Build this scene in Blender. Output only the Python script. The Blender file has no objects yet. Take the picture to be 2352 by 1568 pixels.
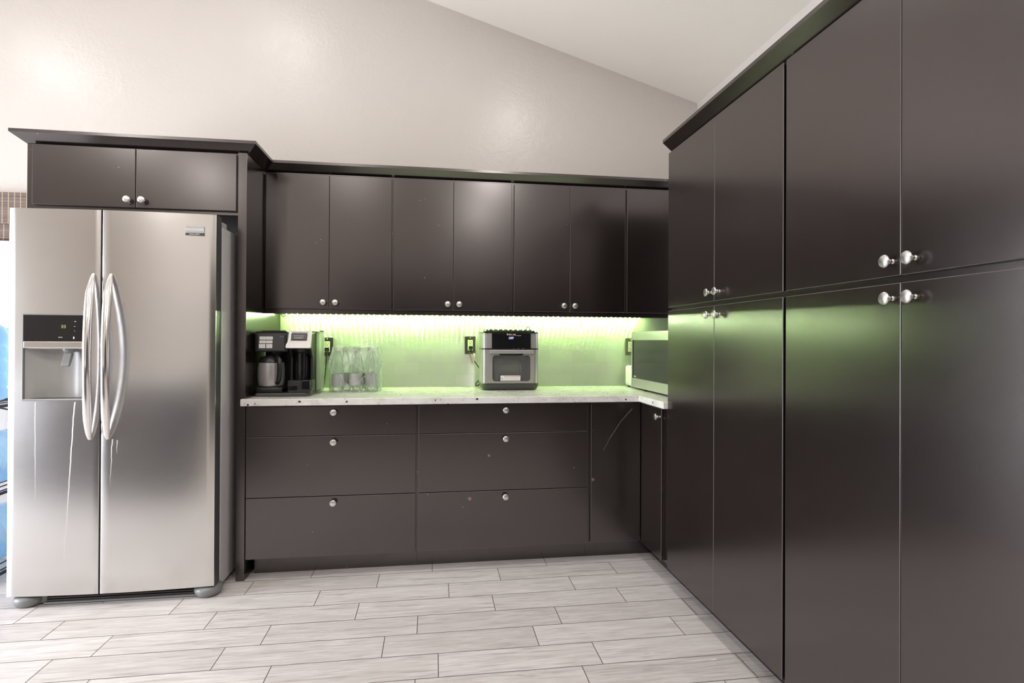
import bpy, bmesh, math, random
from mathutils import Vector, Matrix
R = math.radians
random.seed(7)
S = bpy.context.scene
COL = S.collection

# ---------------------------------------------------------------- camera
CAM = Vector((1.0010, -3.5505, 1.2138))
YAW, PITCH, ROLL, FPX, PPY = 0.1416, 0.0044, 0.0050, 1260.45, -8.165
_f = Vector((math.sin(YAW) * math.cos(PITCH), math.cos(YAW) * math.cos(PITCH), math.sin(PITCH)))
_r0 = Vector((math.cos(YAW), -math.sin(YAW), 0)); _u0 = _r0.cross(_f)
_r = _r0 * math.cos(ROLL) + _u0 * math.sin(ROLL); _u = _u0 * math.cos(ROLL) - _r0 * math.sin(ROLL)
cd = bpy.data.cameras.new('camera'); cam = bpy.data.objects.new('camera', cd); COL.objects.link(cam)
cd.sensor_width = 36; cd.lens = FPX * 36 / 2352; cd.shift_y = PPY / 2352; cd.clip_start = 0.05
cam.matrix_world = Matrix(((_r.x, _u.x, -_f.x, CAM.x), (_r.y, _u.y, -_f.y, CAM.y), (_r.z, _u.z, -_f.z, CAM.z), (0, 0, 0, 1)))
S.camera = cam


def at(px, py, ax, val):
    """survey helper: the point of the plane axis=val that the photo shows at pixel (px, py)"""
    d = _f + _r * ((px - 1176) / FPX) - _u * ((py - 784 - PPY) / FPX)
    return CAM + d * ((val - CAM[ax]) / d[ax])


# ---------------------------------------------------------------- world, lights, exposure
S.view_settings.view_transform = 'Standard'; S.view_settings.look = 'None'
S.view_settings.gamma = 1; S.view_settings.use_curve_mapping = False
S.view_settings.exposure = 0.12
try:
    S.cycles.max_bounces = 10; S.cycles.diffuse_bounces = 5; S.cycles.glossy_bounces = 5
    S.cycles.transparent_max_bounces = 24; S.cycles.sample_clamp_indirect = 6
except Exception: pass
W = bpy.data.worlds.new('sky'); S.world = W; W.use_nodes = True
bg = W.node_tree.nodes['Background']; bg.inputs[0].default_value = (0.80, 0.90, 1.0, 1); bg.inputs[1].default_value = 1.7
CAN_POWER = 8.8
CAN_COLOR = (1.0, 0.955, 0.91)
DAY_POWER = 300
DAY_COLOR = (0.93, 0.96, 1.0)
XW, YF, XL = 2.787, -6.6, -3.787          # right wall, front wall (behind the camera), left wall
RX, RZ, SL = -0.5, 3.8148, 0.294          # ridge of the vaulted ceiling and its slope


def zc(x): return RZ - SL * abs(x - RX)


def area(name, loc, rot, sx, sy, power, col, shape='RECTANGLE', parent=None):
    l = bpy.data.lights.new(name, 'AREA'); l.shape = shape; l.size = sx
    if shape in ('RECTANGLE', 'ELLIPSE'): l.size_y = sy
    l.energy = power; l.color = col
    o = bpy.data.objects.new(name, l); COL.objects.link(o); o.location = loc; o.rotation_euler = rot
    if parent: o.parent = parent
    return o


# daylight through the windows (a wide sliding door on the left; one more window sits left of the refrigerator)
area('daylight', (XL - 0.25, -1.85, 1.15), (R(90), 0, R(-90)), 2.4, 2.2, DAY_POWER, DAY_COLOR)


# ---------------------------------------------------------------- materials
def nodes(name):
    m = bpy.data.materials.new(name); m.use_nodes = True
    nt = m.node_tree; return m, nt, nt.nodes['Principled BSDF']


def N(nt, typ, **kw):
    n = nt.nodes.new(typ)
    for k, v in kw.items():
        if k.startswith('i_'): n.inputs[k[2:].replace('_', ' ')].default_value = v
        else: setattr(n, k, v)
    return n


def L(nt, a, b): nt.links.new(a, b)


def pm(name, col, rough=0.5, metal=0.0, spec=0.5, coat=0.0, coat_r=0.1, trans=0.0, ior=1.5, emit=None, es=0.0, aniso=0.0):
    m, nt, b = nodes(name)
    b.inputs['Base Color'].default_value = (*col, 1); b.inputs['Roughness'].default_value = rough
    b.inputs['Metallic'].default_value = metal; b.inputs['Specular IOR Level'].default_value = spec
    b.inputs['Coat Weight'].default_value = coat; b.inputs['Coat Roughness'].default_value = coat_r
    b.inputs['Transmission Weight'].default_value = trans; b.inputs['IOR'].default_value = ior
    b.inputs['Anisotropic'].default_value = aniso
    if emit: b.inputs['Emission Color'].default_value = (*emit, 1); b.inputs['Emission Strength'].default_value = es
    return m


def pos(nt, sx=1, sy=1, sz=1):
    g = N(nt, 'ShaderNodeNewGeometry'); mp = N(nt, 'ShaderNodeMapping')
    mp.inputs['Scale'].default_value = (sx, sy, sz); L(nt, g.outputs['Position'], mp.inputs['Vector']); return mp.outputs[0]


def noise(nt, vec, scale, detail=4, rough=0.55, dist=0.0):
    n = N(nt, 'ShaderNodeTexNoise'); n.inputs['Scale'].default_value = scale; n.inputs['Detail'].default_value = detail
    n.inputs['Roughness'].default_value = rough; n.inputs['Distortion'].default_value = dist
    L(nt, vec, n.inputs['Vector']); return n.outputs['Fac']


def ramp(nt, fac, stops):
    r = N(nt, 'ShaderNodeValToRGB'); e = r.color_ramp.elements
    while len(e) > 1: e.remove(e[-1])
    e[0].position = stops[0][0]; e[0].color = (*stops[0][1], 1)
    for p, c in stops[1:]:
        x = e.new(p); x.color = (*c, 1)
    L(nt, fac, r.inputs['Fac']); return r.outputs['Color']


def mth(nt, op, a, b=None, c=None, clamp=False):
    n = N(nt, 'ShaderNodeMath', operation=op); n.use_clamp = clamp
    for i, v in enumerate((a, b, c)):
        if v is None: continue
        if isinstance(v, (int, float)): n.inputs[i].default_value = v
        else: L(nt, v, n.inputs[i])
    return n.outputs[0]


def mixc(nt, fac, a, b, mode='MIX'):
    n = N(nt, 'ShaderNodeMix', data_type='RGBA', blend_type=mode)
    for s, v in ((n.inputs['Factor'], fac), (n.inputs['A'], a), (n.inputs['B'], b)):
        if isinstance(v, (int, float)): s.default_value = v
        elif isinstance(v, tuple): s.default_value = (*v, 1)
        else: L(nt, v, s)
    return n.outputs['Result']


def bump(nt, h, strength, dist, b):
    n = N(nt, 'ShaderNodeBump'); n.inputs['Strength'].default_value = strength; n.inputs['Distance'].default_value = dist
    L(nt, h, n.inputs['Height']); L(nt, n.outputs['Normal'], b.inputs['Normal']); return n


def m_wall(name, col, tex=True):
    m, nt, b = nodes(name)
    p = pos(nt)
    c = ramp(nt, noise(nt, p, 1.3, 3), [(0.3, tuple(x * 0.97 for x in col)), (0.7, col)])
    L(nt, c, b.inputs['Base Color']); b.inputs['Specular IOR Level'].default_value = 0.5
    if tex:
        rr = ramp(nt, noise(nt, p, 9, 6, 0.6, 1.2), [(0.35, (0.29,) * 3), (0.7, (0.345,) * 3)])
        L(nt, rr, b.inputs['Roughness'])
        h = mth(nt, 'ADD', noise(nt, p, 55, 3), mth(nt, 'MULTIPLY', noise(nt, p, 14, 5, 0.6, 2.0), 1.6))
        bump(nt, h, 0.25, 0.004, b)
    else:
        b.inputs['Roughness'].default_value = 0.75
        bump(nt, noise(nt, p, 60, 3), 0.2, 0.003, b)
    return m


def m_espresso(name='espresso_wood', worn=False):
    m, nt, b = nodes(name)
    p = pos(nt, 1, 1, 0.12)
    g = noise(nt, p, 26, 5, 0.6, 0.4)
    big = noise(nt, pos(nt), 2.2, 3)
    c = mixc(nt, big, (0.0030, 0.0020, 0.0020), (0.0075, 0.0038, 0.0035))
    c = mixc(nt, mth(nt, 'MULTIPLY', g, 0.35), c, (0.013, 0.0075, 0.0066))
    vo = N(nt, 'ShaderNodeTexVoronoi'); vo.inputs['Scale'].default_value = 38; L(nt, pos(nt), vo.inputs['Vector'])
    sc = N(nt, 'ShaderNodeSeparateColor'); L(nt, vo.outputs['Color'], sc.inputs[0])
    spk = mth(nt, 'MULTIPLY', mth(nt, 'LESS_THAN', vo.outputs['Distance'], 0.075), mth(nt, 'GREATER_THAN', sc.outputs[0], 0.965))
    c = mixc(nt, spk, c, (0.5, 0.48, 0.46))
    if worn:                                    # rubbed-through spots and a pale scratch on the base fronts
        g_ = N(nt, 'ShaderNodeNewGeometry'); s_ = N(nt, 'ShaderNodeSeparateXYZ'); L(nt, g_.outputs['Position'], s_.inputs[0])
        for px, py, r in ((1123, 1046, .011), (1079, 1145, .014), (1362, 1101, .012)):
            q = at(px, py, 1, -.6301); dx = mth(nt, 'SUBTRACT', s_.outputs[0], q[0]); dz = mth(nt, 'SUBTRACT', s_.outputs[2], q[2])
            d = mth(nt, 'SQRT', mth(nt, 'ADD', mth(nt, 'MULTIPLY', dx, dx), mth(nt, 'MULTIPLY', dz, dz)))
            k = mth(nt, 'MULTIPLY', mth(nt, 'SUBTRACT', 1.0, mth(nt, 'DIVIDE', d, r), clamp=True), 0.75)
            c = mixc(nt, k, c, (0.30, 0.20, 0.15))
        for (xa, ya), (xb, yb), w in (((1452, 938), (1427, 966), .0030), ((1427, 966), (1402, 1004), .0024), ((1404, 1000), (1386, 1034), .0016)):
            p0, p1 = at(xa, ya, 1, -.6301), at(xb, yb, 1, -.6301)
            tt = mth(nt, 'DIVIDE', mth(nt, 'SUBTRACT', s_.outputs[2], p1[2]), p0[2] - p1[2])
            cx = mth(nt, 'ADD', mth(nt, 'MULTIPLY', tt, p0[0] - p1[0]), mth(nt, 'ADD', p1[0], mth(nt, 'MULTIPLY', mth(nt, 'SUBTRACT', noise(nt, pos(nt, 0, 0, 60), 1.0, 2), .5), .012)))
            k = mth(nt, 'SUBTRACT', 1.0, mth(nt, 'DIVIDE', mth(nt, 'ABSOLUTE', mth(nt, 'SUBTRACT', s_.outputs[0], cx)), w), clamp=True)
            k = mth(nt, 'MULTIPLY', mth(nt, 'MULTIPLY', k, mth(nt, 'GREATER_THAN', tt, 0.0)), mth(nt, 'LESS_THAN', tt, 1.0))
            c = mixc(nt, mth(nt, 'MULTIPLY', k, 0.5), c, (0.45, 0.42, 0.41))
    L(nt, c, b.inputs['Base Color'])
    rr = ramp(nt, noise(nt, pos(nt, 1, 1, 0.4), 3.5, 4), [(0.3, (0.22,) * 3), (0.7, (0.235,) * 3)])
    L(nt, rr, b.inputs['Roughness'])
    b.inputs['IOR'].default_value = 2.05; b.inputs['Specular IOR Level'].default_value = 0.52; b.inputs['Specular Tint'].default_value = (1.0, 0.93, 0.925, 1)
    return m


def m_steel(name, col=(0.72, 0.71, 0.695), rough=0.20, streaks=(), aniso=0.3):
    m, nt, b = nodes(name)
    g = N(nt, 'ShaderNodeNewGeometry'); sep = N(nt, 'ShaderNodeSeparateXYZ'); L(nt, g.outputs['Position'], sep.inputs[0])
    br = noise(nt, pos(nt, 3, 3, 400), 4, 3)
    c = mixc(nt, br, tuple(x * 0.95 for x in col), tuple(x * 1.04 for x in col))
    rr = mth(nt, 'ADD', mth(nt, 'MULTIPLY', br, 0.06), rough - 0.03)
    wob = noise(nt, pos(nt, 0, 0, 9), 1.0, 3)
    for (x0, z0, z1, w, amp, slope) in streaks:       # dried drips running down the door
        cx = mth(nt, 'ADD', mth(nt, 'MULTIPLY', mth(nt, 'SUBTRACT', wob, 0.5), amp), x0)
        cx = mth(nt, 'ADD', cx, mth(nt, 'MULTIPLY', mth(nt, 'SUBTRACT', sep.outputs['Z'], z1), slope))
        d = mth(nt, 'ABSOLUTE', mth(nt, 'SUBTRACT', sep.outputs['X'], cx))
        k = mth(nt, 'SUBTRACT', 1.0, mth(nt, 'DIVIDE', d, w), clamp=True)
        k = mth(nt, 'MULTIPLY', k, mth(nt, 'GREATER_THAN', sep.outputs['Z'], z0))
        k = mth(nt, 'MULTIPLY', k, mth(nt, 'LESS_THAN', sep.outputs['Z'], z1))
        k = mth(nt, 'MULTIPLY', k, mth(nt, 'DIVIDE', mth(nt, 'SUBTRACT', sep.outputs['Z'], z0), max(z1 - z0, 0.01)), clamp=True)
        k = mth(nt, 'MULTIPLY', k, 1.4, clamp=True)
        c = mixc(nt, k, c, (0.86, 0.86, 0.85)); rr = mth(nt, 'ADD', rr, mth(nt, 'MULTIPLY', k, 0.4))
    L(nt, c, b.inputs['Base Color']); L(nt, rr, b.inputs['Roughness'])
    b.inputs['Metallic'].default_value = 1.0
    b.inputs['Anisotropic'].default_value = aniso
    t = N(nt, 'ShaderNodeCombineXYZ'); t.inputs[2].default_value = 1; L(nt, t.outputs[0], b.inputs['Tangent'])
    return m


def m_floor():
    m, nt, b = nodes('wood_look_tile')
    a = N(nt, 'ShaderNodeAttribute', attribute_name='plank'); rnd = N(nt, 'ShaderNodeSeparateColor'); L(nt, a.outputs['Color'], rnd.inputs[0])
    g = N(nt, 'ShaderNodeNewGeometry')
    off = N(nt, 'ShaderNodeCombineXYZ')
    L(nt, mth(nt, 'MULTIPLY', rnd.outputs[0], 37.0), off.inputs[0]); L(nt, mth(nt, 'MULTIPLY', rnd.outputs[1], 21.0), off.inputs[1])
    L(nt, mth(nt, 'MULTIPLY', rnd.outputs[2], 9.0), off.inputs[2])
    v = N(nt, 'ShaderNodeVectorMath', operation='ADD'); L(nt, g.outputs['Position'], v.inputs[0]); L(nt, off.outputs[0], v.inputs[1])

    def mp(sx, sy):
        q = N(nt, 'ShaderNodeMapping'); q.inputs['Scale'].default_value = (sx, sy, 1); L(nt, v.outputs[0], q.inputs[0]); return q.outputs[0]
    grain = noise(nt, mp(1.2, 20), 3.2, 7, 0.62, 1.4)
    fine = noise(nt, mp(4, 90), 2.5, 4, 0.6, 0.5)
    blot = noise(nt, mp(2.2, 6), 1.6, 4, 0.6, 1.0)
    base = ramp(nt, grain, [(0.30, (0.40, 0.365, 0.35)), (0.42, (0.60, 0.56, 0.545)), (0.56, (0.72, 0.685, 0.67)), (0.8, (0.76, 0.73, 0.715))])
    c = mixc(nt, mth(nt, 'MULTIPLY', ramp(nt, fine, [(0.35, (1,) * 3), (0.55, (0,) * 3)]), 0.22), base, (0.40, 0.37, 0.36))
    c = mixc(nt, mth(nt, 'MULTIPLY', ramp(nt, blot, [(0.42, (1,) * 3), (0.62, (0,) * 3)]), 0.30), c, (0.50, 0.465, 0.445))
    tint = ramp(nt, rnd.outputs[1], [(0.0, (0.91, 0.905, 0.90)), (1.0, (1.03, 1.03, 1.03))])
    c = mixc(nt, 1.0, c, tint, 'MULTIPLY')
    L(nt, c, b.inputs['Base Color'])
    b.inputs['Roughness'].default_value = 0.42
    bump(nt, mth(nt, 'ADD', grain, fine), 0.12, 0.002, b)
    return m


def m_tile():
    m, nt, b = nodes('linear_glass_tile')
    a = N(nt, 'ShaderNodeAttribute', attribute_name='plank'); rnd = N(nt, 'ShaderNodeSeparateColor'); L(nt, a.outputs['Color'], rnd.inputs[0])
    c = mixc(nt, rnd.outputs[0], (0.46, 0.46, 0.435), (0.56, 0.555, 0.53))
    ln = noise(nt, pos(nt, 2.5, 2.5, 260), 1.0, 3, 0.6)
    c = mixc(nt, mth(nt, 'MULTIPLY', ln, 0.35), c, (0.60, 0.59, 0.57))
    L(nt, c, b.inputs['Base Color'])
    b.inputs['Roughness'].default_value = 0.25
    gl = N(nt, 'ShaderNodeBsdfAnisotropic'); gl.inputs['Roughness'].default_value = 0.30; gl.inputs['Anisotropy'].default_value = 0.84
    t = N(nt, 'ShaderNodeCombineXYZ'); t.inputs[0].default_value = 1; L(nt, t.outputs[0], gl.inputs['Tangent'])
    mx = N(nt, 'ShaderNodeMixShader'); mx.inputs[0].default_value = 0.42
    L(nt, b.outputs[0], mx.inputs[1]); L(nt, gl.outputs[0], mx.inputs[2]); L(nt, mx.outputs[0], nt.nodes['Material Output'].inputs[0])
    h = mth(nt, 'ADD', noise(nt, pos(nt, 2.0, 2.0, 170), 1.0, 2), mth(nt, 'MULTIPLY', noise(nt, pos(nt, 1, 1, 30), 1.0, 2), 2.0))
    bump(nt, h, 0.12, 0.002, b)
    return m


def m_granite():
    m, nt, b = nodes('white_granite')
    p = pos(nt)
    c = ramp(nt, noise(nt, p, 7, 6, 0.65, 1.5), [(0.30, (0.56, 0.53, 0.50)), (0.5, (0.70, 0.68, 0.655)), (0.75, (0.77, 0.755, 0.73))])
    vein = noise(nt, pos(nt, 1, 2.5, 2.5), 16, 5, 0.7, 2.5)
    c = mixc(nt, mth(nt, 'MULTIPLY', ramp(nt, vein, [(0.56, (0,) * 3), (0.68, (1,) * 3)]), 0.5), c, (0.36, 0.335, 0.32))
    vo = N(nt, 'ShaderNodeTexVoronoi'); vo.inputs['Scale'].default_value = 26; L(nt, p, vo.inputs['Vector'])
    k = mth(nt, 'LESS_THAN', mth(nt, 'ADD', vo.outputs['Distance'], mth(nt, 'MULTIPLY', noise(nt, p, 70, 3), 0.35)), 0.33)
    k = mth(nt, 'MULTIPLY', k, mth(nt, 'GREATER_THAN', noise(nt, p, 11, 3), 0.52))
    c = mixc(nt, k, c, (0.060, 0.030, 0.028))
    v2 = N(nt, 'ShaderNodeTexVoronoi'); v2.inputs['Scale'].default_value = 75; L(nt, p, v2.inputs['Vector'])
    k = mth(nt, 'LESS_THAN', mth(nt, 'ADD', v2.outputs['Distance'], mth(nt, 'MULTIPLY', noise(nt, p, 160, 3), 0.3)), 0.30)
    k = mth(nt, 'MULTIPLY', k, mth(nt, 'GREATER_THAN', noise(nt, p, 17, 3), 0.54))
    c = mixc(nt, k, c, (0.13, 0.085, 0.085))
    L(nt, c, b.inputs['Base Color']); b.inputs['Roughness'].default_value = 0.22
    return m


def m_thin(name, col, alpha, rough=0.05, gl=0.5):
    """thin clear plastic / glass: mostly lets light through, reflects at grazing angles"""
    m, nt, b = nodes(name)
    out = nt.nodes['Material Output']
    tr = N(nt, 'ShaderNodeBsdfTransparent'); tr.inputs[0].default_value = (*col, 1)
    b.inputs['Base Color'].default_value = (*col, 1); b.inputs['Roughness'].default_value = rough
    b.inputs['Specular IOR Level'].default_value = gl
    lw = N(nt, 'ShaderNodeLayerWeight'); lw.inputs['Blend'].default_value = 0.35
    f = mth(nt, 'ADD', mth(nt, 'MULTIPLY', lw.outputs['Fresnel'], 0.75), alpha, clamp=True)
    mx = N(nt, 'ShaderNodeMixShader'); L(nt, f, mx.inputs[0]); L(nt, tr.outputs[0], mx.inputs[1]); L(nt, b.outputs[0], mx.inputs[2])
    L(nt, mx.outputs[0], out.inputs[0]); return m


def m_film():
    m, nt, b = nodes('shrink_film')
    out = nt.nodes['Material Output']
    tr = N(nt, 'ShaderNodeBsdfTransparent'); tr.inputs[0].default_value = (0.95, 0.97, 0.96, 1)
    b.inputs['Base Color'].default_value = (0.88, 0.90, 0.89, 1); b.inputs['Roughness'].default_value = 0.10
    wr = noise(nt, pos(nt, 1.6, 1.6, 0.6), 24, 3, 0.55, 1.2)
    bump(nt, wr, 0.9, 0.006, b)
    lw = N(nt, 'ShaderNodeLayerWeight'); lw.inputs['Blend'].default_value = 0.3
    f = mth(nt, 'ADD', mth(nt, 'MULTIPLY', lw.outputs['Fresnel'], 0.6), mth(nt, 'MULTIPLY', ramp(nt, wr, [(0.50, (0,) * 3), (0.68, (1,) * 3)]), 0.30))
    f = mth(nt, 'ADD', f, 0.08, clamp=True)
    mx = N(nt, 'ShaderNodeMixShader'); L(nt, f, mx.inputs[0]); L(nt, tr.outputs[0], mx.inputs[1]); L(nt, b.outputs[0], mx.inputs[2])
    L(nt, mx.outputs[0], out.inputs[0]); return m


def m_shade():
    m, nt, b = nodes('woven_bamboo')
    g = N(nt, 'ShaderNodeNewGeometry'); sep = N(nt, 'ShaderNodeSeparateXYZ'); L(nt, g.outputs['Position'], sep.inputs[0])
    w = mth(nt, 'FRACT', mth(nt, 'MULTIPLY', sep.outputs['Z'], 105.0))
    row = mth(nt, 'FLOOR', mth(nt, 'MULTIPLY', sep.outputs['Z'], 105.0))
    hsh = noise(nt, pos(nt, 1.5, 0, 60), 1.0, 2)
    c = ramp(nt, hsh, [(0.35, (0.075, 0.045, 0.034)), (0.55, (0.16, 0.11, 0.088)), (0.7, (0.25, 0.19, 0.155))])
    c = mixc(nt, mth(nt, 'GREATER_THAN', w, 0.72), c, (0.24, 0.185, 0.15))
    st = mth(nt, 'GREATER_THAN', mth(nt, 'FRACT', mth(nt, 'MULTIPLY', sep.outputs['X'], 32.0)), 0.86)
    c = mixc(nt, st, c, (0.42, 0.33, 0.23))
    L(nt, c, b.inputs['Base Color']); b.inputs['Roughness'].default_value = 0.7
    bump(nt, w, 0.5, 0.004, b); return m


M = {}
M['wall'] = m_wall('wall_paint', (0.63, 0.585, 0.55))
M['ceil'] = m_wall('ceiling_paint', (0.90, 0.845, 0.77), False)
M['wood'] = m_espresso(); M['wood_worn'] = m_espresso('worn_espresso_wood', True); M['edge_glint'] = pm('painted_edge_highlight', (0.085, 0.072, 0.070), 0.30)
M['edge'] = pm('dark_recess', (0.006, 0.005, 0.005), 0.6)
M['floor'] = m_floor()
M['grout'] = pm('brown_grout', (0.155, 0.115, 0.095), 0.9)
M['tile'] = m_tile()
M['tgrout'] = pm('pale_grout', (0.56, 0.55, 0.53), 0.6)
M['granite'] = m_granite()
M['steel'] = m_steel('brushed_steel')
M['satin'] = pm('satin_steel', (0.50, 0.48, 0.475), 0.30, 0.55, spec=0.6)
M['nickel'] = m_steel('satin_nickel', (0.78, 0.765, 0.75), 0.30, aniso=0.3)
M['chrome'] = pm('polished_metal', (0.80, 0.78, 0.77), 0.16, 1.0)
M['fgrey'] = pm('grey_enamel', (0.56, 0.535, 0.545), 0.42)
M['fdark'] = pm('dark_grey_plastic', (0.060, 0.062, 0.066), 0.35)
M['grey'] = pm('grey_plastic', (0.20, 0.205, 0.20), 0.38)
M['lgrey'] = pm('light_grey_plastic', (0.42, 0.41, 0.40), 0.30)
M['black'] = pm('black_plastic', (0.012, 0.012, 0.013), 0.34)
M['gloss'] = pm('black_gloss', (0.010, 0.010, 0.011), 0.07, spec=0.6)
M['char'] = pm('charcoal_plastic', (0.055, 0.055, 0.054), 0.36)
M['white'] = pm('white_plastic', (0.74, 0.73, 0.71), 0.35)
M['paper'] = pm('white_paper', (0.78, 0.77, 0.75), 0.7)
M['ink'] = pm('dark_ink', (0.05, 0.05, 0.05), 0.7)
M['red'] = pm('red_ink', (0.45, 0.035, 0.03), 0.6)
M['orange'] = pm('orange_ink', (0.80, 0.20, 0.05), 0.6)
M['yellow'] = pm('warning_yellow', (0.42, 0.36, 0.16), 0.6)
M['lime'] = pm('lit_digits', (0.02, 0.02, 0.01), 0.5, emit=(0.75, 0.80, 0.22), es=0.75)
M['disp'] = pm('lit_white_blue', (0.02, 0.02, 0.02), 0.5, emit=(0.72, 0.70, 1.0), es=1.6)
M['blue_led'] = pm('dim_blue_readout', (0.01, 0.01, 0.02), 0.5, emit=(0.10, 0.16, 0.40), es=0.6)
M['lettw'] = pm('white_lettering', (0.78, 0.78, 0.78), 0.5)
M['almond'] = pm('almond_plastic', (0.70, 0.66, 0.52), 0.35)
M['plate'] = m_steel('brushed_bronze_plate', (0.22, 0.20, 0.185), 0.30, aniso=0.2)
M['led'] = pm('green_led_chip', (0.5, 0.8, 0.3), 0.5, emit=(0.42, 1.0, 0.06), es=1800)
M['ledw'] = pm('white_led_chip', (0.8, 0.8, 0.8), 0.5, emit=(1.0, 0.95, 0.90), es=950)
M['can'] = pm('lamp_lens', (0.9, 0.9, 0.9), 0.5, emit=(1.0, 0.93, 0.84), es=6)
M['pane'] = m_thin('window_glass', (0.97, 0.98, 1.0), 0.02, 0.02)
M['pet'] = m_thin('clear_pet', (0.93, 0.95, 0.94), 0.06, 0.04)
M['tank'] = m_thin('clear_tank', (0.86, 0.90, 0.82), 0.14, 0.06)
M['glass'] = m_thin('oven_glass', (0.86, 0.86, 0.85), 0.05, 0.03)
M['film'] = m_film()
M['jug'] = m_thin('blue_polycarbonate', (0.66, 0.86, 1.0), 0.30, 0.10)
M['jugcap'] = pm('navy_cap', (0.03, 0.09, 0.28), 0.4)
M['shade'] = m_shade()
M['film_edge'] = m_thin('crumpled_film', (0.92, 0.94, 0.93), 0.45, 0.15)
M['vinyl'] = pm('white_vinyl', (0.82, 0.82, 0.81), 0.4)
M['green'] = pm('green_print', (0.02, 0.22, 0.10), 0.35)
M['silver'] = pm('silver_paint', (0.52, 0.50, 0.485), 0.42, 0.85)
M['grille'] = pm('dusty_grille', (0.045, 0.035, 0.030), 0.6)
M['basket'] = pm('wire_basket', (0.42, 0.42, 0.40), 0.35, 0.8)
M['brown'] = pm('brown_print', (0.30, 0.14, 0.07), 0.4)
M['label'] = pm('silver_label', (0.50, 0.50, 0.52), 0.35)
M['patio'] = pm('pale_blue_stucco', (0.45, 0.66, 0.86), 0.8)
M['ground'] = pm('patio_slab', (0.6, 0.58, 0.55), 0.9)


# ---------------------------------------------------------------- mesh helpers
ORG = {}


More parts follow.
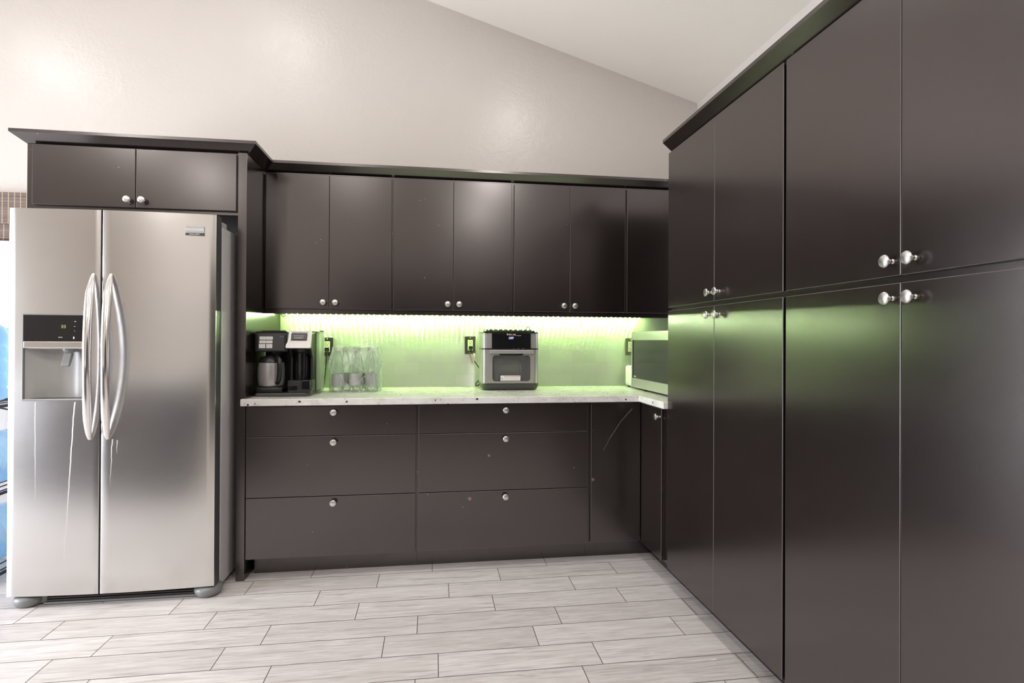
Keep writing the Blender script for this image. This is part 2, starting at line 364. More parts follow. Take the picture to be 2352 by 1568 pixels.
class MB:
    def __init__(self): self.bm = bmesh.new(); self.mi = 0

    def m(self, i): self.mi = i; return self

    def merge(self, t, mat=None, smooth=True):
        for f in t.faces: f.material_index = self.mi; f.smooth = smooth
        if mat is not None: bmesh.ops.transform(t, matrix=mat, verts=t.verts)
        me = bpy.data.meshes.new('tmp'); t.to_mesh(me); t.free(); self.bm.from_mesh(me); bpy.data.meshes.remove(me); return self

    def box(self, x0, x1, y0, y1, z0, z1, bev=0.0, seg=2, mat=None):
        t = bmesh.new(); bmesh.ops.create_cube(t, size=1)
        for v in t.verts: v.co = ((x0 + x1) / 2 + v.co.x * (x1 - x0), (y0 + y1) / 2 + v.co.y * (y1 - y0), (z0 + z1) / 2 + v.co.z * (z1 - z0))
        if bev: bmesh.ops.bevel(t, geom=list(t.edges), offset=bev, segments=seg, profile=0.5, affect='EDGES')
        return self.merge(t, mat, bev > .0045)

    def prism(self, poly, ax, a0, a1, bev=0.0, seg=2, mat=None, smooth=False):
        """polygon in the plane across axis ax ((y,z), (x,z) or (x,y)), extruded a0..a1"""
        t = bmesh.new()
        def P(p, a):
            q = list(p); q.insert(ax, a); return q
        A = [t.verts.new(P(p, a0)) for p in poly]; B = [t.verts.new(P(p, a1)) for p in poly]
        t.faces.new(A); t.faces.new(B[::-1])
        for i in range(len(poly)):
            j = (i + 1) % len(poly); t.faces.new((A[i], B[i], B[j], A[j]))
        bmesh.ops.recalc_face_normals(t, faces=t.faces)
        if bev:
            bmesh.ops.bevel(t, geom=list(t.edges), offset=bev, segments=seg, profile=0.5, affect='EDGES')
        return self.merge(t, mat, smooth)

    def lathe(self, prof, c=(0, 0, 0), ax=2, seg=32, mat=None, sx=1.0):
        t = bmesh.new(); rings = []
        for r, h in prof:
            if r < 1e-6: rings.append([t.verts.new((0, 0, h))]); continue
            rings.append([t.verts.new((r * math.cos(2 * math.pi * i / seg) * sx, r * math.sin(2 * math.pi * i / seg), h)) for i in range(seg)])
        for a, b in zip(rings, rings[1:]):
            for i in range(seg):
                j = (i + 1) % seg
                if len(a) == 1 and len(b) == 1: continue
                if len(a) == 1: t.faces.new((a[0], b[i], b[j]))
                elif len(b) == 1: t.faces.new((a[i], a[j], b[0]))
                else: t.faces.new((a[i], a[j], b[j], b[i]))
        if ax == 1: rot = Matrix.Rotation(R(90), 4, 'X')      # +h runs to -Y
        elif ax == 0: rot = Matrix.Rotation(R(-90), 4, 'Y')   # +h runs to -X
        else: rot = Matrix.Identity(4)
        mm = Matrix.Translation(c) @ rot
        if mat is not None: mm = mat @ mm
        bmesh.ops.recalc_face_normals(t, faces=t.faces)
        return self.merge(t, mm)

    def tube(self, pts, r, seg=10, ratio=1.0, up=None, cap=True, closed=False, mat=None):
        t = bmesh.new(); pts = [Vector(p) for p in pts]; n = len(pts); rings = []; prev = None
        rs = r if isinstance(r, (list, tuple)) else [r] * n
        for i, p in enumerate(pts):
            d = (pts[(i + 1) % n] - pts[i - 1]) if closed else (pts[min(i + 1, n - 1)] - pts[max(i - 1, 0)])
            d.normalize()
            if up is not None: s = Vector(up)
            else: s = prev if prev is not None else (Vector((0, 0, 1)) if abs(d.z) < 0.9 else Vector((1, 0, 0)))
            s = (s - d * s.dot(d)).normalized(); prev = s; q = d.cross(s)
            rings.append([t.verts.new(p + s * (rs[i] * math.cos(2 * math.pi * k / seg)) + q * (rs[i] * ratio * math.sin(2 * math.pi * k / seg))) for k in range(seg)])
        for i in range(n if closed else n - 1):
            a, b = rings[i], rings[(i + 1) % n]
            for k in range(seg): t.faces.new((a[k], a[(k + 1) % seg], b[(k + 1) % seg], b[k]))
        if cap and not closed: t.faces.new(rings[0][::-1]); t.faces.new(rings[-1])
        bmesh.ops.recalc_face_normals(t, faces=t.faces)
        return self.merge(t, mat)

    def grid(self, fn, nu, nv, mat=None, skip=None, wrap=False):
        t = bmesh.new(); vs = [[t.verts.new(fn(i / nu, j / nv)) for j in range(nv + 1)] for i in range(nu if wrap else nu + 1)]
        for i in range(nu):
            for j in range(nv):
                if skip and skip((i + .5) / nu, (j + .5) / nv): continue
                k = (i + 1) % nu if wrap else i + 1
                t.faces.new((vs[i][j], vs[k][j], vs[k][j + 1], vs[i][j + 1]))
        return self.merge(t, mat)

    def poly(self, pts):
        t = bmesh.new(); t.faces.new([t.verts.new(p) for p in pts]); return self.merge(t)

    def text(self, body, size, mat, width=None, ext=0.0004):
        cu = bpy.data.curves.new('t', 'FONT'); cu.body = body; cu.size = size; cu.align_x = 'CENTER'; cu.align_y = 'CENTER'; cu.extrude = ext
        cu.resolution_u = 3
        o = bpy.data.objects.new('t', cu); COL.objects.link(o)
        dg = bpy.context.evaluated_depsgraph_get(); me = bpy.data.meshes.new_from_object(o.evaluated_get(dg))
        t = bmesh.new(); t.from_mesh(me); bpy.data.objects.remove(o); bpy.data.curves.remove(cu); bpy.data.meshes.remove(me)
        if width and t.verts:
            xs = [v.co.x for v in t.verts]; k = width / max(max(xs) - min(xs), 1e-6)
            for v in t.verts: v.co.x *= k
        return self.merge(t, mat)

    def build(self, name, mats, parent=None, angle=28, origin=None):
        me = bpy.data.meshes.new(name)
        org = ORG.get(parent.name, Vector()) if parent is not None else (Vector(origin) if origin is not None else Vector())
        for v in self.bm.verts: v.co -= org
        self.bm.to_mesh(me); self.bm.free()
        sm_ = [p.use_smooth for p in me.polygons]
        me.set_sharp_from_angle(angle=R(angle))
        me.polygons.foreach_set('use_smooth', sm_)
        for x in (mats if isinstance(mats, (list, tuple)) else [mats]): me.materials.append(x)
        o = bpy.data.objects.new(name, me); COL.objects.link(o)
        if parent is not None: o.parent = parent
        else: o.location = org
        ORG[o.name] = org
        return o


FACE_NY = lambda x, y, z: Matrix.Translation((x, y, z)) @ Matrix.Rotation(R(90), 4, 'X')          # lettering that faces -Y
FACE_NX = lambda x, y, z: Matrix.Translation((x, y, z)) @ Matrix.Rotation(R(-90), 4, 'Z') @ Matrix.Rotation(R(90), 4, 'X')


def thing(name, label, cat, loc, group=None):
    o = bpy.data.objects.new(name, None); COL.objects.link(o); o.location = loc; o.empty_display_size = 0.05
    o['label'] = label; o['category'] = cat
    if group: o['group'] = group
    ORG[o.name] = Vector(loc); return o


def tag(o, label, cat, group=None, kind=None):
    o['label'] = label; o['category'] = cat
    if group: o['group'] = group
    if kind: o['kind'] = kind
    return o


def struct(name, mb, mats, **k):
    o = mb.build(name, mats, **k); o['kind'] = 'structure'; return o


def part_copy(src, parent, name=None, loc=None, rot=None):
    c = src.copy(); COL.objects.link(c); c.parent = parent
    if loc is not None: c.location = Vector(loc) - ORG.get(parent.name, Vector())
    if rot is not None: c.rotation_euler = rot
    return c


def set_plank(o, vals):
    a = o.data.attributes.new('plank', 'FLOAT_COLOR', 'FACE')
    for i, c in enumerate(vals): a.data[i].color = c

# ================================================================ the room
def gable(mb, x0, x1, y0, y1, z0=0.0, ztop=None):
    xs = [x0] + ([RX] if x0 < RX < x1 and ztop is None else []) + [x1]
    top = [(x, zc(x)) for x in xs] if ztop is None else [(x0, ztop), (x1, ztop)]
    mb.prism([(x0, z0), (x1, z0)] + top[::-1], 1, y0, y1)


WX0, WX1, WZ0, WZ1 = -2.75, -1.16, 0.90, 2.03          # window beside the refrigerator
b = MB()
gable(b, XL, WX0, 0, .12); gable(b, WX0, WX1, 0, .12, 0, WZ0); gable(b, WX0, WX1, 0, .12, WZ1); gable(b, WX1, XW, 0, .12)
wall_back = struct('wall_back', b, M['wall'])
b = MB()
gable(b, XL, XW, YF - .12, YF)
struct('wall_front', b, M['wall'])
b = MB(); b.box(XW, XW + .12, YF - .12, .12, 0, zc(XW) + .15); struct('wall_right', b, M['wall'])
b = MB()
for y0, y1 in ((YF - .12, -3.05), (-.65, .12)): b.box(XL - .12, XL, y0, y1, 0, zc(XL) + .15)
for y0, y1 in ((-3.05, -.65),): b.box(XL - .12, XL, y0, y1, 2.25, zc(XL) + .15)
struct('wall_left', b, M['wall'])
b = MB()
b.prism([(XL - .12, zc(XL - .12)), (RX, RZ), (XW + .12, zc(XW + .12)), (XW + .12, zc(XW) + .3), (RX, RZ + .3), (XL - .12, zc(XL) + .3)], 1, YF - .12, .12)
struct('ceiling', b, M['ceil'])


def window(n, x0, x1, z0, z1, ya, yb, mull):
    """frame and pane filling a wall opening that lies across Y"""
    b = MB(); ym = (ya + yb) / 2; w = .045
    for q in ((x0, x0 + w, z0, z1), (x1 - w, x1, z0, z1), (x0, x1, z0, z0 + w), (x0, x1, z1 - w, z1)): b.box(q[0], q[1], ym - .025, ym + .025, q[2], q[3])
    for x in mull: b.box(x - .022, x + .022, ym - .02, ym + .02, z0, z1)
    o = struct('window_%d' % n, b, M['vinyl'])
    p = MB(); p.box(x0 + w, x1 - w, ym - .003, ym + .003, z0 + w, z1 - w); p.build('pane', M['pane'], o); return o


window(1, WX0, WX1, WZ0, WZ1, 0, .12, (-1.95,))
for n_, y0, y1 in ((1, -3.05, -.65),):
    b = MB(); ym = (y0 + y1) / 2
    for q in ((y0, y0 + .06), (y1 - .06, y1), (ym - .03, ym + .03)): b.box(XL - .09, XL - .03, q[0], q[1], 0, 2.25)
    b.box(XL - .09, XL - .03, y0, y1, 2.19, 2.25); b.box(XL - .09, XL - .03, y0, y1, 0, .04)
    o = struct('door_%d' % n_, b, M['vinyl']); p = MB(); p.box(XL - .063, XL - .057, y0 + .06, y1 - .06, .04, 2.19); p.build('pane', M['pane'], o)
# outside
b = MB(); b.box(-9, 3, .12, 6, -.25, -.05); struct('ground', b, M['ground'])
b = MB(); b.box(-9, 3, 3.0, 3.15, -.05, 1.32); struct('wall_patio', b, M['patio'])

# floor: individual planks in a running pattern, grout between
PW, PL, Y0 = 0.1527, 0.6135, -0.6375
OFFS = {-1: .63, 0: .19, 1: .76, 2: .09, 3: .53, 4: .32, 5: .67, 6: .535, 7: .32}
b = MB(); vals = []; g = .0016
for k in range(-5, 40):
    yt = Y0 - PW * k; yb_ = yt - PW
    if yb_ < YF - .1: break
    of = OFFS.get(k, random.choice((.0, .33, .66)) + random.uniform(-.1, .1)) * PL
    i0 = math.floor((XL - .1 - of) / PL)
    for i in range(i0, i0 + 13):
        xa = max(of + i * PL, XL); xb = min(xa + PL if xa > XL else of + (i + 1) * PL, XW)
        if xb <= xa: continue
        b.poly([(xa + g, yb_ + g, 0), (xb - g, yb_ + g, 0), (xb - g, min(yt, .1) - g, 0), (xa + g, min(yt, .1) - g, 0)])
        vals.append((random.random(), random.random(), random.random(), 1))
np_ = len(vals)
b.m(1).box(XL - .12, XW + .12, YF - .12, .12, -.1, -.0012)
fl = struct('floor', b, [M['floor'], M['grout']])
set_plank(fl, vals + [(0, 0, 0, 1)] * (len(fl.data.polygons) - np_))

# linear glass tile between worktop and wall cabinets
TH, TW = 0.0773, 0.1545
def tiles(name, parent, a0, a1, off, put, z0=.9165, z1=1.368):
    b = MB(); vals = []; k = 0; z = z0; gg = .0007
    while z < z1:
        a = a0 - 2 * TW + ((off + (0.5 if k % 2 else 0)) * TW) % TW
        while a < a1:
            c0, c1 = max(a, a0), min(a + TW, a1)
            if c1 - c0 > .004:
                d = [random.uniform(-.00045, .00045) for _ in range(3)]; d.append(d[0] + d[2] - d[1])
                zt = min(z + TH, z1)
                b.poly([put(c0 + gg, z + gg, d[0]), put(c1 - gg, z + gg, d[1]), put(c1 - gg, zt - gg, d[2]), put(c0 + gg, zt - gg, d[3])])
                vals.append((random.random(), random.random(), random.random(), 1))
            a += TW
        z += TH; k += 1
    n = len(vals)
    b.m(1); q0, q1 = put(a0, z0 - .003, -.0017), put(a1, z1, -.0017)
    b.poly([put(a0, z0 - .003, -.0012), put(a1, z0 - .003, -.0012), put(a1, z1, -.0012), put(a0, z1, -.0012)])
    o = b.build(name, [M['tile'], M['tgrout']], parent); set_plank(o, vals + [(0, 0, 0, 1)] * (len(o.data.polygons) - n)); return o


tiles('tile_backsplash', wall_back, .066, XW - .009, (.83 - .066) / TW, lambda a, z, d: (a, -.009 - d, z))
o = tiles('tile_backsplash', bpy.data.objects['wall_right'], .009, .978, .3, lambda a, z, d: (XW - .009 - d, -a, z))

# recessed ceiling lights in three columns
def can_light(x, y, label):
    z = zc(x); tilt = math.atan(SL) * (1 if x > RX else -1)
    t = thing('ceiling_light', label, 'light', (x, y, z), 'recessed ceiling lights'); t.rotation_euler = (0, tilt, 0); ORG[t.name] = Vector()
    b = MB(); b.lathe([(.062, .0), (.062, -.004), (.082, -.008), (.088, -.004), (.088, .0)]); b.build('trim_ring', M['white'], t)
    b = MB(); b.lathe([(.0, -.001), (.061, -.001)]); b.build('lens', M['can'], t)
    area('lamp', (0, 0, -.012), (0, 0, 0),   .10, .10, CAN_POWER * (1.0 if y > -2 else 1.9), CAN_COLOR, 'DISK', t)


nm = {1.676: 'right', -.18: 'middle', -1.967: 'left'}
for y, rw in ((-1.277, 'nearest the back wall'), (-3.5, 'above the camera side of the kitchen'), (-5.5, 'nearest the front windows')):
    for x in nm: can_light(x, y, 'round white recessed ceiling light %s in the %s column' % (rw, nm[x]))

# dark island behind the camera, seen only in the refrigerator doors
t = thing('kitchen_island', 'dark wooden kitchen island with pale stone top mirrored in the refrigerator doors', 'island', (-1.6, -3.1, 0))
b = MB(); b.box(-2.75, -.55, -3.55, -2.62, .1, .878, .002); b.box(-2.7, -.6, -3.5, -2.7, 0, .1); b.build('body', M['wood'], t)
b = MB(); b.box(-2.80, -.50, -3.6, -2.58, .878, .914, .004); b.build('worktop', M['granite'], t)

# ================================================================ cabinets
YD, YU, XT = -0.6301, -0.341, 2.1431                # faces of base fronts, wall-cabinet doors, tall-cabinet doors
DT = .019
b = MB()
b.lathe([(.0, 0), (.0062, 0), (.0062, .0015), (.0040, .004), (.0036, .008), (.0068, .011), (.0072, .0135), (.0050, .0165), (.0052, .018),
         (.0120, .0205), (.0160, .0235), (.0163, .0262), (.0140, .0290), (.0085, .0306), (.0, .0312)], ax=1, seg=28)
KNOB = b.build('knob', M['nickel']); kmesh = KNOB.data; bpy.data.objects.remove(KNOB)


def knob(parent, loc, rz=0.0):
    o = bpy.data.objects.new('knob', kmesh); COL.objects.link(o); o.parent = parent
    o.location = Vector(loc) - ORG[parent.name]; o.rotation_euler = (0, 0, rz); ORG[o.name] = Vector(loc); return o


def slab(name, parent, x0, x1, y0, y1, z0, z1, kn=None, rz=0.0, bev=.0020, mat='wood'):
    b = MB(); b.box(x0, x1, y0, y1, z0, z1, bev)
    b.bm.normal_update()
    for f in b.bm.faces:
        if max(abs(c) for c in f.normal) < .985: f.material_index = 1        # paler bevels: highlights of edges catching light, painted into the colour
    o = b.build(name, [M[mat], M['edge_glint']], parent)
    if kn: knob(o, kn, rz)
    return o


# --- over-refrigerator cabinet
t = thing('overhead_cabinet', 'dark two-door cabinet above the stainless refrigerator', 'cabinet', (-.46, -.3, 1.835))
b = MB(); b.box(-.939, .0238, -.611, -.002, 1.838, 2.150); b.build('body', M['wood'], t)
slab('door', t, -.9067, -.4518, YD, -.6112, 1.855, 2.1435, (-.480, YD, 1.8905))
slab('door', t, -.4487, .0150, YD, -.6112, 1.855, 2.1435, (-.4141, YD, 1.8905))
# --- tall panel between refrigerator and worktop run
b = MB(); b.box(.0243, .0655, YD, -.002, 0, 2.150, .001)
o = b.build('cabinet_end_panel', M['wood'], origin=(.045, -.3, 0))
tag(o, 'tall dark wooden panel standing between refrigerator and counter', 'panel')

# --- wall cabinets
us = [(.074, .4126), (.4142, .7575), (.770, 1.1109), (1.1125, 1.4532), (1.4688, 1.8071), (1.8087, 2.1531)]
UB, UT = 1.3846, 2.1394
ulab = ['dark two-door wall cabinet above the coffee maker, beside the tall panel', 'dark two-door wall cabinet in the middle of the row above the counter',
        'dark two-door wall cabinet above the air fryer oven']
ub = [(.067, .7637), (.7637, 1.461), (1.461, 2.158)]
ukn = [(.384, .4504), (1.0795, 1.146), (1.7691, 1.8352)]
for c in range(3):
    x0, x1 = ub[c]
    t = thing('wall_cabinet', ulab[c], 'cabinet', ((x0 + x1) / 2, -.16, 1.358), 'wall cabinets above the counter')
    b = MB(); b.box(x0 + .0004, x1 - .0004, -.3215, -.002, 1.3665, 2.150); b.box(x0 + .0004, x1 - .0004, -.3215, -.302, 1.358, 1.3665)
    b.build('body', M['wood'], t)
    for k in (0, 1):
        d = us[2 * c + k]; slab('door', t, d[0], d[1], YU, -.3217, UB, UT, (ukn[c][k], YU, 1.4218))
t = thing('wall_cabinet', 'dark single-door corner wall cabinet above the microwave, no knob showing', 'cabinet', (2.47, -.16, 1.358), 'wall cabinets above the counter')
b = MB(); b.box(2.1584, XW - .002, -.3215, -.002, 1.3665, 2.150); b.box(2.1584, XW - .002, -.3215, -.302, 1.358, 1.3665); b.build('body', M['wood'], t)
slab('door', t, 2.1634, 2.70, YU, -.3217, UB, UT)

# --- crown mouldings: one along refrigerator cabinet and wall cabinets, one along the tall cabinets
def crown(name, path, parent=None, cap0=True):
    """path: list of ((x,y) face point, (nx,ny) outward mitre offset per unit projection)"""
    prof = [(.0, 2.1505), (.004, 2.1505), (.050, 2.1885), (.050, 2.203), (.0, 2.203), (-.02, 2.203), (-.02, 2.1505)]
    t = bmesh.new(); rings = [[t.verts.new((p[0] + n[0] * a, p[1] + n[1] * a, z)) for a, z in prof] for p, n in path]
    for A, B in zip(rings, rings[1:]):
        for i in range(len(prof)): j = (i + 1) % len(prof); t.faces.new((A[i], A[j], B[j], B[i]))
    t.faces.new(rings[0][::-1]); t.faces.new(rings[-1]); bmesh.ops.recalc_face_normals(t, faces=t.faces)
    b = MB(); b.merge(t); return b


b = crown('crown', [((-.939, -.002), (-1, 0)), ((-.939, -.611), (-1, -1)), ((.0655, -.611), (1, -1)), ((.0655, -.3215), (1, -1)), ((XT + .06, -.3215), (0, -1)), ((XW - .01, -.3215), (0, -1))])
o = b.build('crown_molding', M['wood'], origin=(.5, -.3, 2.15)); tag(o, 'dark crown molding running over the refrigerator cabinet and the wall cabinets', 'molding')
b = crown('crown', [((XT + .0195, -.982), (-1, 0)), ((XT + .0195, -4.62), (-1, 0))])
o = b.build('crown_molding', M['wood'], origin=(XT, -2.5, 2.15)); tag(o, 'dark crown molding along the top of the tall cabinets on the right', 'molding')

# --- base drawer cabinets
zs = [(.7222, .8713), (.4133, .7188), (.1058, .4099)]
kz = [.8412, .6887, .3797]
for (x0, x1, d0, d1, kx, lab) in ((.0665, .9178, .0695, .9108, .4966, 'dark three-drawer base cabinet under the coffee maker, next to the tall panel'),
                                  (.9178, 1.8500, .9250, 1.8403, 1.3846, 'dark three-drawer base cabinet under the air fryer oven')):
    t = thing('drawer_cabinet', lab, 'cabinet', ((x0 + x1) / 2, -.3, 0), 'three-drawer base cabinets')
    b = MB(); b.box(x0 + .0004, x1 - .0004, -.611, -.002, .098, .8785); b.build('body', M['wood'], t)
    b = MB(); b.box(x0 + (.02 if x0 < .1 else .0004), x1 - .0004, -.541, -.523, 0, .098); b.build('toe_kick', M['wood'], t)
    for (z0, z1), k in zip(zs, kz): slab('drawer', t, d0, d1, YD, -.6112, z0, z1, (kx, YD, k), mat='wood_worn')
# --- blind corner and the short run on the right wall
t = thing('corner_cabinet', 'dark plain corner base cabinet without a knob beside the right-hand drawers', 'cabinet', (2.0, -.3, 0))
b = MB(); b.box(1.8504, XW - .002, -.611, -.012, .098, .8785); b.build('body', M['wood'], t)
b = MB(); b.box(1.8504, 2.253, -.541, -.523, 0, .098); b.box(2.235, 2.253, -.611, -.541, 0, .098); b.build('toe_kick', M['wood'], t)
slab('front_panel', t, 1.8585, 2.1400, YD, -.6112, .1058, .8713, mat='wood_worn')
t = thing('base_cabinet', 'narrow dark base cabinet with one knob, tucked between corner and tall cabinets', 'cabinet', (2.45, -.75, 0))
b = MB(); b.box(2.1625, XW - .002, -.9765, -.6115, .098, .8785); b.build('body', M['wood'], t)
b = MB(); b.box(2.235, 2.253, -.9765, -.6115, 0, .098); b.build('toe_kick', M['wood'], t)
yn = at(1518.8, 1100, 0, XT)[1]; kp = at(1503, 957, 0, XT - .03)
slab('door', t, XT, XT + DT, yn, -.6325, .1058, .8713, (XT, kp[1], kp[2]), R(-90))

# --- L-shaped worktop
b = MB(); CT0, CT1 = .8788, .914
b.prism([(.0500, -.6598), (2.1206, -.6598), (2.1206, -.9812), (XW - .002, -.9812), (XW - .002, -.002), (.0665, -.002), (.0665, -.6310), (.0500, -.6310)], 2, CT0, CT1, .0035, 3)
o = b.build('countertop', M['granite'], origin=(1.4, -.4, CT0)); tag(o, 'white speckled granite countertop running round the corner', 'countertop')

# --- tall pantry cabinets
yy = [(-.9822, -1.4309), (-1.4330, -1.8816), (-1.8956, -2.3432), (-2.3453, -2.793)]
ky = [-1.4085, -1.4760, -2.3197, -2.3853]
ZM1, ZM0 = 1.3795, 1.3618
for c, (y0, y1, lab) in enumerate(((-.9812, -1.8886, 'tall dark pantry cabinet with four doors next to the counter and microwave'),
                                   (-1.8886, -2.800, 'tall dark pantry cabinet with four doors closest to the viewer on the right'))):
    t = thing('pantry_cabinet', lab, 'cabinet', (2.47, (y0 + y1) / 2, 0), 'tall pantry cabinets on the right')
    b = MB(); b.box(XT + .0192, XW - .002, y1 + .0004, y0 - .0004, .098, 2.150); b.build('body', M['wood'], t)
    b = MB(); b.box(2.235, 2.253, y1 + .0004, y0 - .0004, 0, .098); b.build('toe_kick', M['wood'], t)
    for k in (0, 1):
        d = yy[2 * c + k]; kk = ky[2 * c + k]
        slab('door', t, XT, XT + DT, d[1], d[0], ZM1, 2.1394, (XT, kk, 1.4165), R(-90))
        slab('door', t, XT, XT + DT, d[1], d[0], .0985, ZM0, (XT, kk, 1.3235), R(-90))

# --- LED strip under the wall cabinets and its leads
b = MB(); b.box(.098, 2.37, -.055, -.045, 1.3650, 1.3664)
o = b.build('led_strip', M['white'], origin=(1.23, -.05, 1.365)); tag(o, 'green-white LED strip stuck under the wall cabinets above the backsplash', 'light strip')
n = 70; ch = (MB(), MB())
for i in range(n):
    x = .112 + (2.356 - .112) * i / (n - 1)
    ch[0].box(x - .0026, x + .0026, -.0545, -.0507, 1.3634, 1.3649); ch[1].box(x - .0026, x + .0026, -.0500, -.0460, 1.3634, 1.3649)
q = ch[1].build('green_chips', M['led'], o); q['kind'] = 'stuff'; q = ch[0].build('white_chips', M['ledw'], o); q['kind'] = 'stuff'
for px in (628, 651):
    b = MB()
    c0 = at(px - 6.5, 720, 1, -.10); c1 = at(px + 6.5, 720, 1, -.10); z = 1.3675
    b.tube([(c0[0] + (c1[0] - c0[0]) * s, -.10, z - .020 * math.sin(math.pi * s)) for s in [i / 12 for i in range(13)]], .0016, 6)
    o = b.build('wire', M['black'], origin=(.1, -.1, 1.366)); tag(o, 'thin black wire loop under the wall cabinet, %s the LED strip' % ('farther left from' if px < 640 else 'right beside the end of'), 'wire', 'LED strip wires')

# --- unseen dark cupboard block, added behind the camera to darken reflections in cabinet fronts
t = thing('reflection_blocker', 'unseen dark cupboard block added across the kitchen to darken reflections in the cabinet fronts', 'cupboard', (1.2, -5.5, 0))
b = MB(); b.box(-.4, XW - .002, -5.80, -5.20, 0, 2.12); b.build('body', M['wood'], t)
for i in range(6):
    w = (XW + .4) / 6; slab('door', t, -.4 + i * w + .002, -.4 + (i + 1) * w - .002, -5.199, -5.18, .1, 2.10)

# ================================================================ refrigerator
def fy(x): return -.7985 - .0200 * (1 - ((x + .4465) / .4365) ** 2)


FX0, FX1, FX2, FX3 = at(20, 920, 1, -.793)[0], at(228.9, 920, 1, -.819)[0], at(232.3, 920, 1, -.819)[0], at(495, 920, 1, -.797)[0]
FZ0, FZ1 = .0555, 1.797
fr = thing('refrigerator', 'stainless steel side-by-side refrigerator with an ice and water dispenser', 'refrigerator', ((FX0 + FX3) / 2, -.45, 0))
M['door_l'] = m_steel('brushed_steel_freezer', streaks=((-.770, .42, .925, .0016, .006, -.01), (-.604, .10, .925, .0034, .012, .055)))
M['door_r'] = m_steel('brushed_steel_fresh_food', streaks=((-.445, .52, .755, .0030, .022, .04), (-.425, .68, .75, .0022, .02, .0)))


def fridge_door(x0, x1, hole, mat):
    e = .0035
    xs = sorted(set([x0, x0 + .0010, x0 + e, x1 - e, x1 - .0010, x1] + [x0 + e + (x1 - x0 - 2 * e) * i / 14 for i in range(15)] + (list(hole[:2]) if hole else [])))
    xs = [x for i, x in enumerate(xs) if i == 0 or x - xs[i - 1] > 1e-5]
    zs = sorted(set([FZ0, FZ1] + (list(hole[2:]) if hole else [])))

    def Y(x):
        d = min(x - x0, x1 - x); y = fy(x)
        if d < e - 1e-6: q = 1 - d / e; y += e * (1 - math.sqrt(max(0, 1 - q * q)))
        return y
    t = bmesh.new(); V = {}
    def vt(x, z, y):
        k = (round(x, 6), round(z, 6), round(y, 6))
        if k not in V: V[k] = t.verts.new((x, y, z))
        return V[k]
    side = []
    yb = -.737
    for i in range(len(xs) - 1):
        for j in range(len(zs) - 1):
            xm, zm = (xs[i] + xs[i + 1]) / 2, (zs[j] + zs[j + 1]) / 2
            if hole and hole[0] < xm < hole[1] and hole[2] < zm < hole[3]: continue
            t.faces.new((vt(xs[i], zs[j], Y(xs[i])), vt(xs[i + 1], zs[j], Y(xs[i + 1])), vt(xs[i + 1], zs[j + 1], Y(xs[i + 1])), vt(xs[i], zs[j + 1], Y(xs[i]))))
    for a, x in ((0, x0), (1, x1)):
        for j in range(len(zs) - 1):
            side.append(t.faces.new((vt(x, zs[j], Y(x)), vt(x, zs[j + 1], Y(x)), vt(x, zs[j + 1], yb), vt(x, zs[j], yb))))
    for z in (FZ0, FZ1):
        for i in range(len(xs) - 1):
            side.append(t.faces.new((vt(xs[i], z, Y(xs[i])), vt(xs[i + 1], z, Y(xs[i + 1])), vt(xs[i + 1], z, yb), vt(xs[i], z, yb))))
    side.append(t.faces.new((vt(x0, FZ0, yb), vt(x1, FZ0, yb), vt(x1, FZ1, yb), vt(x0, FZ1, yb)))) if not hole else None
    bmesh.ops.recalc_face_normals(t, faces=t.faces)
    sd = set(f.index for f in side); t.faces.index_update(); ids = [f.index for f in side]
    b = MB(); b.merge(t); b.bm.faces.ensure_lookup_table()
    for i in ids: b.bm.faces[i].material_index = 1
    o = b.build('door', [mat, M['fdark']], fr, angle=24); return o


HX0, HX1, HZ0, HZ1 = at(55.5, 820, 1, -.806)[0], -.566, at(100, 919, 1, -.812)[2], at(100, 721.5, 1, -.812)[2]
dl = fridge_door(FX0, FX1, (HX0, HX1, HZ0, HZ1), M['door_l']); dl['label'] = 'freezer door with dispenser'
dr = fridge_door(FX2, FX3, None, M['door_r'])
# cabinet, gasket line, hinge cover
BX1 = FX3 - .001
zb = at(511, 522, 0, BX1)[2]
b = MB(); b.box(FX0 + .004, BX1, -.722, -.06, .022, zb, .004); b.m(1).box(FX0 + .012, BX1 - .008, -.7375, -.722, .06, zb - .005)
b.build('body', [M['fgrey'], M['fdark']], fr)
for hx_ in (BX1 - .065, FX0 + .006):
    b = MB(); b.box(hx_, hx_ + .061, -.742, -.655, zb - .001, 1.781, .004); b.build('hinge_cover', M['lgrey'], fr)
# handles: bowed bars
def fridge_handle(door, pa, pm):
    b = MB(); n = 32; pts = []; rs = []
    for i in range(n + 1):
        s = i / n; z = .757 + (1.5055 - .757) * s; w = math.sin(math.pi * s)
        y0 = fy(-.52) - .004; Y = y0 - .078 * w ** .8
        xa = at(pa[1] + (pa[0] - pa[1]) * s, 820, 1, y0)[0]; xm = at(pm, 810, 1, fy(-.52) - .082)[0]
        pts.append((xa + (xm - xa) * w, Y, z)); rs.append(.0060 + .0118 * min(1, w * 2.6) ** .6)
    b.tube(pts, rs, 16, .78, up=(1, 0, 0))
    return b.build('handle', M['chrome'], door, angle=50)


fridge_handle(dl, (213, 207), 199)
fridge_handle(dr, (253.5, 248), 241)
# badge with lettering
p0, p1 = at(426, 519, 1, -.806), at(470, 542, 1, -.803)
b = MB(); yb = -.8045; zm = p1[2] + .0125
xm = (p0[0] + p1[0]) / 2
b.box(p0[0], p1[0], yb - .0045, yb + .003, zm, p0[2], .0012); b.m(1).box(p0[0], p1[0], yb - .0045, yb + .003, p1[2], zm - .0004, .0008)
b.m(2).text('FRIGIDAIRE', .0145, FACE_NY(xm, yb - .0047, (zm + p0[2]) / 2), .079); b.text('GALLERY', .0085, FACE_NY(xm, yb - .0047, (zm + p1[2]) / 2), .046)
b.build('badge', [M['lgrey'], M['char'], M['lettw']], dr)
